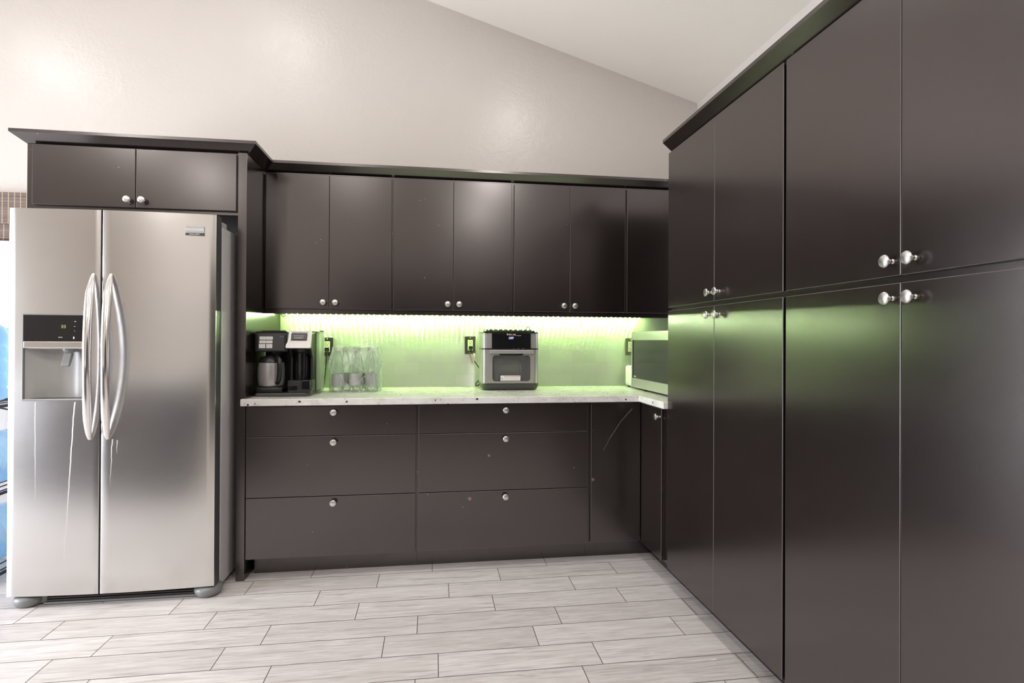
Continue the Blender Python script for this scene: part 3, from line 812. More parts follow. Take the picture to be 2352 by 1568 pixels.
# dispenser in the freezer door
yf = fy(-.70)
zc0, zc1 = at(120, 783, 1, yf)[2], at(120, 799, 1, yf)[2]           # control panel bottom, chrome band bottom
b = MB(); t = .0035
for q in ((HX0 - .001, HX0 + t, HZ0, HZ1), (HX1 - t, HX1 + .001, HZ0, HZ1), (HX0, HX1, HZ1 - t, HZ1 + .001), (HX0, HX1, HZ0 - .001, HZ0 + t)):
    b.box(q[0], q[1], -.835 if False else fy(-.6) - .002, -.76, q[2], q[3], .0012)
# curved niche lining
def niche(u, v):
    x = HX0 + t + (HX1 - HX0 - 2 * t) * u
    d = .062 * (1 - abs(2 * u - 1) ** 3.2); return (x, yf + .006 + d, HZ0 + t + (zc1 - HZ0 - t) * v)
b.m(1).grid(niche, 28, 1)
b.box(HX0, HX1, yf + .002, yf + .075, zc1 - .004, zc1 + .02)
b.box(HX0, HX1, yf + .068, yf + .075, HZ0, HZ1)
b.build('dispenser_niche', [M['grey'], M['lgrey']], dl)
b = MB(); b.box(HX0 + t, HX1 - t, fy(-.6) - .0015, -.775, zc0, HZ1 - t, .001)
b.m(1)
def seg7(d, x, z, w, h, y):
    k = w * .2
    S7 = {'3': 'abgcd'}[d]
    R7 = {'a': (x, x + w, z + h - k, z + h), 'g': (x, x + w, z + h / 2 - k / 2, z + h / 2 + k / 2), 'd': (x, x + w, z, z + k), 'b': (x + w - k, x + w, z + h / 2, z + h), 'c': (x + w - k, x + w, z, z + h / 2)}
    for s in S7: q = R7[s]; b.box(q[0], q[1], y - .0004, y, q[2], q[3])
yq = fy(-.6) - .0016
c = at(146, 749.5, 1, yq)
seg7('3', c[0] - .0095, c[2] - .007, .0072, .0135, yq); seg7('3', c[0] + .0010, c[2] - .007, .0072, .0135, yq)
b.m(2)
c = at(138.5, 774.5, 1, yq); b.text('CRUSH', .006, FACE_NY(c[0], yq, c[2]), .0165)
for px, py, w, h in ((173, 738, .007, .0022), (171.5, 749.5, .005, .0016), (171.5, 759.5, .003, .0016)):
    c = at(px, py, 1, yq); b.box(c[0] - w / 2, c[0] + w / 2, yq - .0004, yq, c[2] - h / 2, c[2] + h / 2)
c = at(169.5, 775, 1, yq); b.box(c[0] - .0025, c[0] + .0025, yq - .0004, yq, c[2] - .006, c[2] + .004)
b.build('control_panel', [M['gloss'], M['lime'], M['lettw']], dl)
b = MB(); b.box(HX0 + t, HX1 - t, fy(-.6) - .003, yf + .03, zc1, zc0 - .001, .003); b.build('trim_band', M['chrome'], dl)
b = MB()
c0, c1 = at(140, 800, 1, yf + .03), at(176, 842, 1, yf + .03); xm = (c0[0] + c1[0]) / 2
b.lathe([(.026, 0), (.026, -.010), (.020, -.020), (.0, -.022)], (xm, yf + .035, zc1), seg=24)
b.prism([(yf + .030, zc1 - .012), (yf + .024, zc1 - .016), (yf + .002, c1[2] + .008), (yf + .004, c1[2]), (yf + .014, c1[2] + .002), (yf + .040, zc1 - .030)], 0, xm - .016, xm + .016, .002)
b.build('paddle', M['grey'], dl)
b = MB(); b.box(HX0 + t, HX1 - t, fy(-.6) - .003, yf + .07, HZ0 + .001, HZ0 + .006, .0015)
for i in range(7): b.m(1).box(HX0 + .02, HX1 - .02, yf + .008 + i * .007, yf + .011 + i * .007, HZ0 + .0055, HZ0 + .0068)
b.build('drip_tray', [M['lgrey'], M['fdark']], dl)
# kick grille and feet
b = MB(); g0, g1 = at(102, 1385, 1, -.79)[0], at(448, 1366, 1, -.79)[0]
b.box(FX0 + .02, FX3 - .02, -.75, -.735, .006, .056); b.box(g0 - .01, g1 + .01, -.782, -.74, .004, .0125, .003)
for k in range(3): b.m(1).box(g0, g1, -.778, -.752, .0175 + k * .0115, .0235 + k * .0115, .001)
b.m(0)
for x0, x1 in ((FX0 + .02, g0), (g1, FX3 - .02)): b.box(x0, x1, -.77, -.735, .006, .050, .004)
b.build('kick_grille', [M['grey'], M['grille']], fr)
for s, xc_ in ((0, at(60, 1385, 1, -.78)[0]), (1, at(474, 1362, 1, -.78)[0])):
    b = MB(); b.lathe([(.0, 0), (.040, 0), (.052, .006), (.060, .020), (.062, .032), (.056, .044), (.040, .050), (.0, .051)], (xc_, -.752, 0), seg=36)
    o = b.build('foot', M['grey'], fr, angle=60)

# ================================================================ water jugs on a black rack
t = thing('jug_rack', 'black metal rack of water jugs beside the refrigerator', 'rack', (-1.40, -.34, 0))
rx0, rx1, ry0, ry1 = -1.70, -1.135, -.53, -.13
for x in (rx0, rx1):
    for y in (ry0, ry1): b = MB(); b.tube([(x, y, 0), (x, y, .872)], .009, 8); b.build('post', M['black'], t)
for z in (.035, .436, .872):
    b = MB()
    for y in (ry0, ry1): b.tube([(rx0, y, z), (rx1, y, z)], .008, 8)
    for x in (rx0, rx1): b.tube([(x, ry0, z), (x, ry1, z)], .008, 8)
    for i in range(9): x = rx0 + (rx1 - rx0) * (i + .5) / 9; b.tube([(x, ry0, z + .002), (x, ry1, z + .002)], .0035, 6)
    b.build('shelf', M['black'], t)
b = MB(); h = at(4, 928, 1, -.54); b.tube([(h[0] + .05, -.54, h[2] - .032), (h[0], -.545, h[2] - .018), (h[0] - .03, -.545, h[2] - .02), (h[0] - .05, -.54, h[2] - .04)], .004, 6); b.build('hook', M['black'], t)


def jug(label, upright, loc):
    t = thing('water_jug', label, 'jug', loc, 'five-gallon water jugs')
    b = MB(); r = .135; pr = [(.0, .004), (.11, .0), (r, .012)]
    for k in range(4): z = .05 + k * .075; pr += [(r, z), (r - .007, z + .012), (r - .007, z + .022), (r, z + .034)]
    pr += [(r, .345), (.118, .385), (.075, .418), (.034, .435), (.029, .445), (.029, .480)]
    b.lathe(pr, seg=48); b.build('bottle', M['jug'], t, angle=50).location = (0, 0, 0)
    c = MB(); c.lathe([(.0, .500), (.028, .500), (.033, .495), (.034, .452), (.030, .450)], seg=32); c.build('cap', M['jugcap'], t).location = (0, 0, 0)
    for ch in t.children: ch.data.transform(Matrix.Translation(Vector(loc)))   # parts were modelled at the origin
    if not upright: t.rotation_euler = (R(90), 0, 0)
    return t


jug('upright pale blue water jug with navy cap standing on top of the black rack', True, (-1.365, -.33, .884))
jug('blue water jug lying on the middle shelf of the black rack', False, (-1.29, -.10, .583))
jug('blue water jug lying on the bottom shelf of the black rack near the floor', False, (-1.29, -.10, .182))

# ================================================================ bamboo shade
sh0, sh1, sh2 = at(30, 443, 1, -.03)[2], at(10, 513, 1, -.045)[2], at(10, 550, 1, -.03)[2]
t = thing('bamboo_shade', 'brown woven bamboo shade at the window left of the refrigerator', 'shade', (-1.95, -.03, sh0))
b = MB(); b.box(-2.82, -1.10, -.045, -.0385, sh1, sh0, .001); b.box(-2.82, -1.10, -.0385, -.004, sh0 - .03, sh0 - .002); b.build('valance', M['shade'], t)
b = MB(); b.box(-2.80, -1.12, -.032, -.028, sh2, sh0 - .031); b.tube([(-2.80, -.030, sh2), (-1.12, -.030, sh2)], .007, 8); b.build('shade_panel', M['shade'], t)

# ================================================================ things on the counter
CZ = .914


def rrect(x0, x1, z0, z1, r, n=6):
    P = []
    for cx, cz, a in ((x1 - r, z1 - r, 0), (x0 + r, z1 - r, 90), (x0 + r, z0 + r, 180), (x1 - r, z0 + r, 270)):
        for i in range(n + 1): q = R(a + 90 * i / n); P.append((cx + r * math.cos(q), cz + r * math.sin(q)))
    return P


def ring(b, outer, inner, ax, a0, a1):
    t = bmesh.new()
    def V(p, a): q = list(p); q.insert(ax, a); return t.verts.new(q)
    o0, o1, i0, i1 = [V(p, a0) for p in outer], [V(p, a1) for p in outer], [V(p, a0) for p in inner], [V(p, a1) for p in inner]
    n = len(outer)
    for k in range(n):
        j = (k + 1) % n
        t.faces.new((o0[k], o0[j], i0[j], i0[k])); t.faces.new((o1[k], i1[k], i1[j], o1[j]))
        t.faces.new((o0[k], o1[k], o1[j], o0[j])); t.faces.new((i0[k], i0[j], i1[j], i1[k]))
    bmesh.ops.recalc_face_normals(t, faces=t.faces); return b.merge(t)


# ---------------------------------------------------------------- air fryer oven
YA = -.288
def A(u, v): p = at(1030 + u / 7.838, 720 + v / 7.838, 1, YA); return p[0], p[2]
ax0, ax1 = A(604, 800)[0], A(1630, 800)[0]; axm = (ax0 + ax1) / 2
az_seam, az_top, az_lid, az_base = A(1100, 636)[1], A(1100, 352)[1], A(1100, 287)[1], A(1100, 1256)[1]
t = thing('air_fryer_oven', 'steel and black air fryer oven with OFF readout on the counter', 'air fryer', (axm, -.16, CZ))
Yb = -.042; rc = .030
wx0, wz1 = A(800, 760); wx1, wz0 = A(1462, 1206)
b = MB()
full = rrect(ax0, ax1, YA, Yb, rc)
# U-shaped middle leaving the oven cavity open at the front
out = [p for p in full]
fl_ = [p for p in out]
cav0, cav1, cavy = wx0 - .006, wx1 + .006, -.10
k = [i for i, p in enumerate(fl_)]
order = fl_[14:] + fl_[:14]            # starts after the back-left corner: front-left, front-right, back-right ...
fl2 = rrect(ax0, ax1, YA + .004, Yb, rc)
cornerFL, cornerFR = fl2[14:21], fl2[21:28]
backR, backL = fl2[0:7], fl2[7:14]
U = cornerFR + backR + backL + cornerFL + [(cav0, YA + .004), (cav0, cavy), (cav1, cavy), (cav1, YA + .004)]
b.prism(U, 2, wz0 - .008, wz1 + .008, smooth=True)
b.prism(fl2, 2, az_base, wz0 - .008, smooth=True); b.prism(fl2, 2, wz1 + .008, az_seam - .0035, smooth=True); b.prism(fl2, 2, az_seam + .0035, az_top, smooth=True)
b.build('housing', M['satin'], t, angle=40)
b = MB(); b.box(cav0, cav1, cavy - .002, cavy, wz0 - .008, wz1 + .008); b.box(cav0, cav0 + .001, YA + .006, cavy, wz0 - .008, wz1 + .008); b.box(cav1 - .001, cav1, YA + .006, cavy, wz0 - .008, wz1 + .008); b.box(cav0, cav1, YA + .006, cavy, wz0 - .008, wz0 - .006)
b.build('oven_cavity', M['char'], t)
b = MB(); b.prism(rrect(ax0 - .0006, ax1 + .0006, YA + .002, Yb, rc), 2, az_seam - .0035, az_seam + .0035, smooth=True); b.build('seam_band', M['black'], t, angle=40)
b = MB()
b.m(0)
lid0, lid1 = rrect(ax0 - .002, ax1 + .002, YA - .001, Yb, rc), rrect(ax0 + .034, ax1 - .034, YA + .05, Yb - .03, rc * .6)
tt = bmesh.new(); a_ = [tt.verts.new((p[0], p[1], az_top)) for p in lid0]; a2 = [tt.verts.new((p[0], p[1], az_top + .004)) for p in lid0]; b_ = [tt.verts.new((p[0], p[1], az_lid + .003)) for p in lid1]
for q0, q1 in ((a_, a2), (a2, b_)):
    for i in range(len(q0)): j = (i + 1) % len(q0); tt.faces.new((q0[i], q0[j], q1[j], q1[i]))
tt.faces.new(a_[::-1]); tt.faces.new(b_); bmesh.ops.recalc_face_normals(tt, faces=tt.faces); b.merge(tt)
b.build('top', M['gloss'], t, angle=35)
b = MB()
p = A(1100, 380)
cx0, cx1 = A(782, 400)[0], A(1482, 400)[0]
b.box(cx0, cx1, YA - .0022, YA + .02, az_seam + .0037, az_top - .0005, .0012)
b.m(1); zt = A(1130, 374)[1]
xl = A(1050, 0)[0]
b.text('Inst', .0185, FACE_NY(A(1093, 0)[0], YA - .0026, zt), .0275); b.text('nt', .0185, FACE_NY(A(1187, 0)[0], YA - .0026, zt - .0004), .0155)
b.text('vortex plus', .0065, FACE_NY(A(1262, 0)[0], YA - .0026, A(0, 387)[1]), .0290)
for q, w in ((1177, 30), (1260, 46), (1343, 62)):
    c = A(q, 629); b.box(c[0] - w / 15000, c[0] + w / 15000, YA - .0026, YA - .0022, c[1] - .0008, c[1] + .0008)
b.m(2).text('a', .0200, FACE_NY(A(1149, 0)[0], YA - .0026, zt - .0010), .0085)
b.m(3).text('OFF', .0200, FACE_NY(A(1132, 0)[0], YA - .0026, A(0, 436)[1]), .0290)
b.build('control_panel', [M['gloss'], M['lettw'], M['red'], M['disp']], t)
b = MB()
dx0, dx1 = A(662, 0)[0] + .001, A(1545, 0)[0]
ring(b, rrect(dx0, dx1, az_base + .0015, az_seam - .0045, .003, 6), rrect(wx0, wx1, wz0, wz1, .016, 6), 1, YA - .004, YA + .003)
door = b.build('door', M['satin'], t, angle=40)
b = MB(); ring(b, rrect(wx0 - .0022, wx1 + .0022, wz0 - .0022, wz1 + .0022, .0175), rrect(wx0 + .0003, wx1 - .0003, wz0 + .0003, wz1 - .0003, .0157), 1, YA - .0052, YA - .003); b.build('window_rim', M['chrome'], door)
b = MB(); b.prism(rrect(wx0 - .001, wx1 + .001, wz0 - .001, wz1 + .001, .016), 1, YA, YA + .0025); b.build('window_pane', M['glass'], door)
b = MB(); h0, h1 = A(752, 655), A(1520, 716)
b.box(h0[0], h1[0], YA - .030, YA - .014, h1[1], h0[1], .003); b.box(h0[0] + .004, h0[0] + .014, YA - .018, YA - .002, h1[1] + .001, h0[1] - .001); b.box(h1[0] - .014, h1[0] - .004, YA - .018, YA - .002, h1[1] + .001, h0[1] - .001)
b.build('handle', M['satin'], door)
b = MB(); b.prism([A(905, 722), A(1352, 722), A(1330, 750), A(930, 750)], 1, YA - .0048, YA - .0035); b.build('grip_recess', M['black'], door)
b = MB(); s0, s1 = A(936, 1114), A(1293, 1205)
b.box(s0[0], s1[0], YA - .0052, YA - .0044, s1[1], s0[1]); ys = YA - .0055
b.m(1).box(s0[0] + .021, s1[0] - .003, ys, YA - .0052, s0[1] - .0062, s0[1] - .0036)
b.m(2).poly([(s0[0] + .005, ys, s1[1] + .008), (s0[0] + .016, ys, s1[1] + .008), (s0[0] + .0105, ys, s1[1] + .018)])
b.m(3)
for r_ in range(5): b.box(s0[0] + .022, s1[0] - (.006 if r_ % 2 else .012), ys, YA - .0052, s1[1] + .005 + r_ * .0036, s1[1] + .0058 + r_ * .0036)
b.build('warning_sticker', [M['paper'], M['red'], M['yellow'], M['fgrey']], door)
b = MB()
prof = [(1.0, az_base), (1.0, az_base - .018), (.985, CZ + .018), (.955, CZ + .007), (.91, CZ + .003)]
rings_ = []; tt = bmesh.new()
for s_, z in prof:
    hx, hy = (ax1 - ax0) / 2 * s_, (Yb - YA) / 2 * s_
    rings_.append([tt.verts.new((p[0], p[1], z)) for p in rrect(axm - hx, axm + hx, (YA + Yb) / 2 - hy, (YA + Yb) / 2 + hy, rc)])
for q0, q1 in zip(rings_, rings_[1:]):
    for i in range(len(q0)): j = (i + 1) % len(q0); tt.faces.new((q0[i], q0[j], q1[j], q1[i]))
tt.faces.new(rings_[0]); tt.faces.new(rings_[-1][::-1]); bmesh.ops.recalc_face_normals(tt, faces=tt.faces); b.merge(tt)
b.build('base', M['char'], t, angle=40)
for sx in (ax0 + .05, ax1 - .05):
    for sy in (YA + .05, Yb - .05):
        b = MB(); b.lathe([(.0, 0), (.010, 0), (.010, .004), (.0, .004)], (sx, sy, CZ), seg=16); b.build('foot', M['black'], t)
# rotating mesh basket inside
b = MB(); bz = (wz0 + wz1) / 2 - .012; by = -.185; br = .062; b0, b1 = wx0 + .016, wx1 - .045
for i in range(36):
    a = 2 * math.pi * i / 36; b.tube([(b0, by + br * math.cos(a), bz + br * math.sin(a)), (b1, by + br * math.cos(a), bz + br * math.sin(a))], .0011, 5)
for i in range(26):
    x = b0 + (b1 - b0) * i / 25; b.tube([(x, by + br * math.cos(a), bz + br * math.sin(a)) for a in [2 * math.pi * q / 28 for q in range(28)]], .0011, 5, closed=True)
for x in (b0, b1): b.tube([(x, by + br * math.cos(a), bz + br * math.sin(a)) for a in [2 * math.pi * q / 36 for q in range(36)]], .0035, 8, closed=True)
b.build('mesh_basket', M['basket'], t)
b = MB(); b.tube([at(1030 + u / 7.838, 720 + v / 7.838, 1, -.036) for u, v in ((1380, 330), (1395, 280), (1412, 245), (1432, 230), (1450, 240), (1466, 275), (1476, 330))], .0022, 8)
b.build('rear_cord', M['black'], t)

# ---------------------------------------------------------------- outlets, plugs, cords
def outlet(px, py, label, upper_free, half=True):
    c = at(px, py, 1, -.011); x, z = c[0], c[2]
    t = thing('wall_outlet', label, 'outlet', (x, -.011, z), 'wall outlets on the backsplash')
    b = MB(); b.box(x - .035, x + .035, -.0165, -.009, z - .0575, z + .0575, .002); b.build('cover_plate', M['plate'], t)
    b = MB(); b.box(x - .0165, x + .0165, -.0185, -.0155, z - .0335, z + .0335, .001)
    b.m(1)
    for s in (1, -1):
        zz = z + s * .0165
        b.box(x - .0075, x - .0050, -.0188, -.0183, zz, zz + .008); b.box(x + .0050, x + .0075, -.0188, -.0183, zz + .001, zz + .0075)
        b.lathe([(.0, 0), (.0026, 0), (.0026, .0006), (.0, .0007)], (x, -.0182, zz - .006), ax=1, seg=12)
    b.build('receptacle', [M['almond'], M['ink']], t)
    for s in (1, -1):
        b = MB(); b.lathe([(.0035, 0), (.0035, .001), (.0, .0018)], (x, -.0165, z + s * .0485), ax=1, seg=14); b.build('screw', M['almond'], t)
    return x, z


o1 = outlet(752, 796, 'wall outlet with a black plug in it, next to the coffee maker', True)
o2 = outlet(1080, 792.5, 'wall outlet with a black cord plugged in, left of the air fryer oven', True)
o3 = outlet(1447.5, 796, 'wall outlet with both sockets free, half hidden behind the microwave', True)


def plug(b, x, z):
    b.box(x - .013, x + .013, -.045, -.0188, z - .027, z - .006, .004); b.tube([(x, -.040, z - .018), (x + .002, -.047, z - .030), (x + .004, -.047, z - .046)], [.006, .0055, .004], 10)


b = MB(); plug(b, o1[0] + .0005, o1[1])
b.tube([(o1[0] + .004, -.047, o1[1] - .046), (o1[0], -.05, o1[1] - .11), (o1[0] - .01, -.055, CZ + .02), (o1[0] - .02, -.07, CZ + .004), (.32, -.10, CZ + .004), (.28, -.20, CZ + .004), (.25, -.228, CZ + .012)], .0032, 8)
o = b.build('power_cord', M['black'], origin=(o1[0], -.045, o1[1])); tag(o, 'black power cord of the coffee maker hanging from the outlet beside it', 'cord')
t = thing('power_cord', 'black power cord with orange and white tag running to the air fryer oven', 'cord', (o2[0], -.045, o2[1]))
def K(u, v, y): return at(1030 + u / 7.838, 720 + v / 7.838, 1, y)
x, z = o2
b = MB(); plug(b, x + .0015, z)
path = [(x + .0055, -.047, z - .046), K(405, 712, -.05), K(430, 770, -.055), K(462, 845, -.055), K(500, 905, -.055), K(545, 965, -.055), K(585, 1010, -.055), K(592, 1060, -.05), K(585, 1130, -.045), K(575, 1180, -.045),
        K(520, 1225, -.05), K(492, 1262, -.055), K(500, 1295, -.058), K(540, 1285, -.055), K(585, 1235, -.045), K(620, 1215, -.038), K(700, 1200, -.030)]
sm = []
P_ = [Vector(q) for q in path]
for i in range(len(P_) - 1):
    p0, p1, p2, p3 = P_[max(i - 1, 0)], P_[i], P_[i + 1], P_[min(i + 2, len(P_) - 1)]
    for s in range(5):
        u = s / 5; sm.append(.5 * ((2 * p1) + (p2 - p0) * u + (2 * p0 - 5 * p1 + 4 * p2 - p3) * u * u + (3 * p1 - p0 - 3 * p2 + p3) * u ** 3))
b.tube(sm + [P_[-1]], .0034, 8); b.build('cable', M['black'], t)
b = MB(); w0, w1 = Vector(K(418, 738, -.055)), Vector(K(458, 845, -.055))
b.tube([w0, w0.lerp(w1, .5), w1], .0058, 12); b.build('orange_tag', M['orange'], t)
b = MB(); dd = Vector((0, -.003, 0)); q = [Vector(K(404, 722, -.057)), Vector(K(425, 722, -.057)), Vector(K(470, 850, -.057)), Vector(K(452, 852, -.057))]
b.poly([v + dd for v in (Vector(K(440, 720, -.060)), Vector(K(478, 705, -.066)), Vector(K(482, 770, -.066)), Vector(K(462, 780, -.060)))])
b.poly([v for v in (q[0] + dd * 1.6, q[1] + dd * 1.6, q[2] + dd * 1.6, q[3] + dd * 1.6)])
b.build('paper_tag', M['paper'], t)

# ---------------------------------------------------------------- coffee maker
YC = -.525
def C(u, v, y=YC): p = at(580 + u / 8.711, 740 + v / 8.711, 1, y); return p[0], p[2]
x0, x1 = at(586, 905, 1, -.548)[0], .357
t = thing('coffee_maker', 'black two-way coffee maker with silver lid at the left end of the counter', 'coffee maker', ((x0 + x1) / 2, -.39, CZ))
zb1 = C(600, 1418, -.548)[1]
b = MB(); b.prism([(x0, -.548), (.338, -.548), (x1, -.525), (x1, -.24), (x0, -.24)], 2, CZ, zb1, .004); b.build('base', M['char'], t)
px0, px1 = C(72, 0)[0], C(610, 0)[0]
pz = C(0, 1302)[1]
b = MB(); b.box(px0, px1, -.528, -.36, zb1 - .002, pz, .010, 3); b.build('warming_plate', M['black'], t)
hx0, hx1 = C(48, 0)[0], C(705, 0)[0]; hz0, hz1, hz2 = C(0, 588)[1], C(0, 232)[1], C(0, 178)[1]
b = MB()
b.prism([(-.530, hz0), (-.530, hz1), (-.512, hz2), (-.25, hz2), (-.25, hz0)], 0, hx0, hx1, .007, 3)     # brewing head
b.box(hx0 + .016, hx1, -.395, -.25, CZ + .01, hz0 + .01, .004)                                            # back column
b.build('brew_head', M['black'], t)
g0, g1 = C(106, 560, -.531), C(640, 226, -.531)
b = MB(); b.box(g0[0], g1[0], -.5325, -.528, g0[1], g1[1], .001); b.m(1)
c = C(582, 286, -.5325); b.box(c[0] - .009, c[0] + .009, -.5328, -.5324, c[1] - .0018, c[1] + .0018)
cp = b.build('control_panel', [M['char'], M['blue_led']], t)
for u, v, w, h in ((206, 315, 108, 56), (341, 315, 108, 56), (201, 390, 106, 50), (334, 390, 108, 50), (200, 475, 118, 72), (326, 475, 114, 72)):
    c = C(u, v, -.534); hw, hh = w / 8.711 / 383 / 2, h / 8.711 / 383 / 2
    b = MB(); b.prism(rrect(c[0] - hw, c[0] + hw, c[1] - hh, c[1] + hh, .0018, 4), 1, -.5350, -.5322); b.m(1)
    b.box(c[0] - hw * .5, c[0] + hw * .45, -.5353, -.5349, c[1] - .0005, c[1] + .0006); b.box(c[0] + hw * .2, c[0] + hw * .45, -.5353, -.5349, c[1] - .0022, c[1] + .001)
    b.build('button', [M['white'], M['fgrey']], cp)
b = MB(); b.box(hx0 + .02, hx1 - .02, -.49, -.27, hz2 - .002, hz2 + .006, .003); b.build('brew_lid', M['black'], t)
b = MB(); cc = C(400, 0)[0]; b.lathe([(.045, 0), (.036, -.012), (.030, -.022), (.0, -.024)], (cc, -.455, hz0 + .002), seg=28); b.build('brew_basket', M['black'], t)
# single-serve tower: C-shaped side profile
tx0, tx1 = C(700, 0)[0] + .001, x1 - .002
tz_top = C(0, 150)[1]
b = MB()
b.prism([(-.500, zb1 - .004), (-.500, CZ + .045), (-.425, CZ + .055), (-.425, C(0, 700)[1]), (-.500, C(0, 520)[1]), (-.522, C(0, 500)[1]), (-.492, C(0, 200)[1]), (-.470, tz_top), (-.25, tz_top - .004), (-.25, zb1 - .004)], 0, tx0 + .012, tx1 - .012, .003)
for xa, xb in ((tx0, tx0 + .0125), (tx1 - .0125, tx1)):
    b.prism([(-.505, zb1 - .004), (-.505, CZ + .03), (-.468, CZ + .06), (-.462, C(0, 720)[1]), (-.508, C(0, 500)[1]), (-.488, C(0, 215)[1]), (-.462, tz_top - .012), (-.25, tz_top - .012), (-.25, zb1 - .004)], 0, xa, xb, .003)
b.build('tower', M['black'], t)
xm = (tx0 + tx1) / 2 - .004
b = MB(); b.lathe([(.044, C(0, 1150)[1]), (.044, C(0, 610)[1])], (xm, -.425, 0), seg=40); b.build('pod_bay', M['gloss'], t, angle=60)
b = MB(); b.lathe([(.034, C(0, 540)[1]), (.030, C(0, 590)[1]), (.012, C(0, 620)[1]), (.0, C(0, 625)[1])], (xm, -.462, 0), seg=28); b.build('nozzle', M['black'], t)
# silver lid leaning back
zl0, zl1 = C(0, 518, -.53)[1], C(0, 160, -.5)[1]
yl0, yl1 = -.532, -.497
T = Matrix.Translation((xm + .001, yl0, zl0)) @ Matrix.Rotation(-math.atan2(yl1 - yl0, zl1 - zl0), 4, 'X')
hl = math.hypot(yl1 - yl0, zl1 - zl0)
b = MB(); ring(b, rrect(-.0635, .0635, 0, hl, .008), rrect(-.044, .046, .030, hl - .010, .004), 1, -.006, .008)
b.box(-.05, .05, -.002, .008, .028, hl - .008)
bmesh.ops.transform(b.bm, matrix=T, verts=b.bm.verts)
# the lid narrows towards its top
for v in b.bm.verts: k = (v.co.z - zl0) / (zl1 - zl0); v.co.x = xm + (v.co.x - xm) * (1 - .10 * k) + .006 * k
lid = b.build('pod_lid', M['silver'], t)
b = MB(); b.box(-.039, .041, -.010, .0, .044, hl - .016, .003); bmesh.ops.transform(b.bm, matrix=T, verts=b.bm.verts)
b.m(1).text('HAMILTON BEACH', .006, T @ FACE_NY(.001, -.0105, hl * .66), .052); b.text('FLEXBREW', .0075, T @ FACE_NY(.001, -.0105, hl * .55), .046)
b.build('name_plate', [M['fdark'], M['lettw']], lid)
# drip stand and clear tank
dx0, dx1 = C(705, 0, -.54)[0], C(1165, 0, -.54)[0]
b = MB(); b.box(dx0, dx1, -.541, -.43, zb1 - .003, C(0, 1160, -.54)[1], .006, 3); b.build('cup_stand', M['gloss'], t)
tk0 = C(1400, 0, -.24)[0]
b = MB(); b.box(x1 - .001, .3735, -.385, -.238, CZ + .003, tz_top - .012, .005); b.build('water_tank', M['tank'], t)
b = MB(); b.box(x1 - .06, .3735, -.385, -.238, tz_top - .012, tz_top - .004, .003); b.build('tank_lid', M['tank'], t)
b = MB(); b.box(.352, .3725, -.285, -.245, tz_top - .004, tz_top + .002, .001); b.build('lid_tab', M['black'], t)

# thermal carafe standing on the plate
kx, ky, kz = C(385, 0, -.455)[0], -.455, pz
t = thing('thermal_carafe', 'steel thermal carafe with a black handle standing in the coffee maker', 'carafe', (kx, ky, kz))
zs0, zs1, zs2, zs3 = kz + .006, C(0, 805, -.5)[1], C(0, 690, -.5)[1], C(0, 650, -.49)[1]
b = MB(); b.lathe([(.0, kz), (.056, kz), (.062, kz + .004), (.064, zs0 + .006), (.0675, zs0 + .03), (.0675, zs1 - .035), (.064, zs1)], (kx, ky, 0), seg=56); b.build('body', M['satin'], t, angle=50)
b = MB(); b.lathe([(.0645, zs1 - .001), (.0645, zs1 + .003), (.057, zs2 - .010), (.050, zs2), (.030, zs2 + .002), (.030, zs3 - .004), (.026, zs3), (.0, zs3)], (kx, ky, 0), seg=48); b.build('lid', M['black'], t, angle=40)
b = MB(); hd = Vector((math.cos(R(-52)), math.sin(R(-52)), 0))
def hp(r, z): return Vector((kx, ky, 0)) + hd * r + Vector((0, 0, z))
b.tube([hp(.058, zs2 - .008), hp(.080, zs2 - .004), hp(.098, zs2 - .014), hp(.103, zs2 - .040), hp(.102, (zs0 + zs1) / 2 + .01), hp(.094, zs0 + .035), hp(.078, zs0 + .018), hp(.066, zs0 + .016)], [.011, .013, .0145, .0145, .0140, .013, .011, .010], 14, .9)
b.build('handle', M['black'], t, angle=60)

# ---------------------------------------------------------------- six water bottles in torn shrink film
bt = at(815, 797, 1, -.27)[2]
HB = bt - CZ - .002
prof = [(.0, .004), (.020, .003), (.030, .0), (.0345, .008), (.0345, .018), (.0335, .022), (.0345, .028), (.0345, HB * .43), (.0335, HB * .46), (.0325, HB * .54), (.027, HB * .68), (.0195, HB * .80), (.0130, HB * .88), (.0125, HB * .92)]
spots = []
for px in (776, 816, 855): spots.append((at(px, 897, 1, -.285)[0], -.285))
for px in (793, 822, 850): spots.append((at(px, 890, 1, -.205)[0], -.205))
blab = ['clear water bottle on the left of the front row in the shrink-wrapped pack', 'clear water bottle showing its grey label through the torn hole of the pack', 'clear water bottle on the right of the front row in the shrink-wrapped pack',
        'clear water bottle on the left of the rear row in the pack', 'clear water bottle in the middle of the rear row in the pack', 'clear water bottle on the right of the rear row in the pack']
first = None
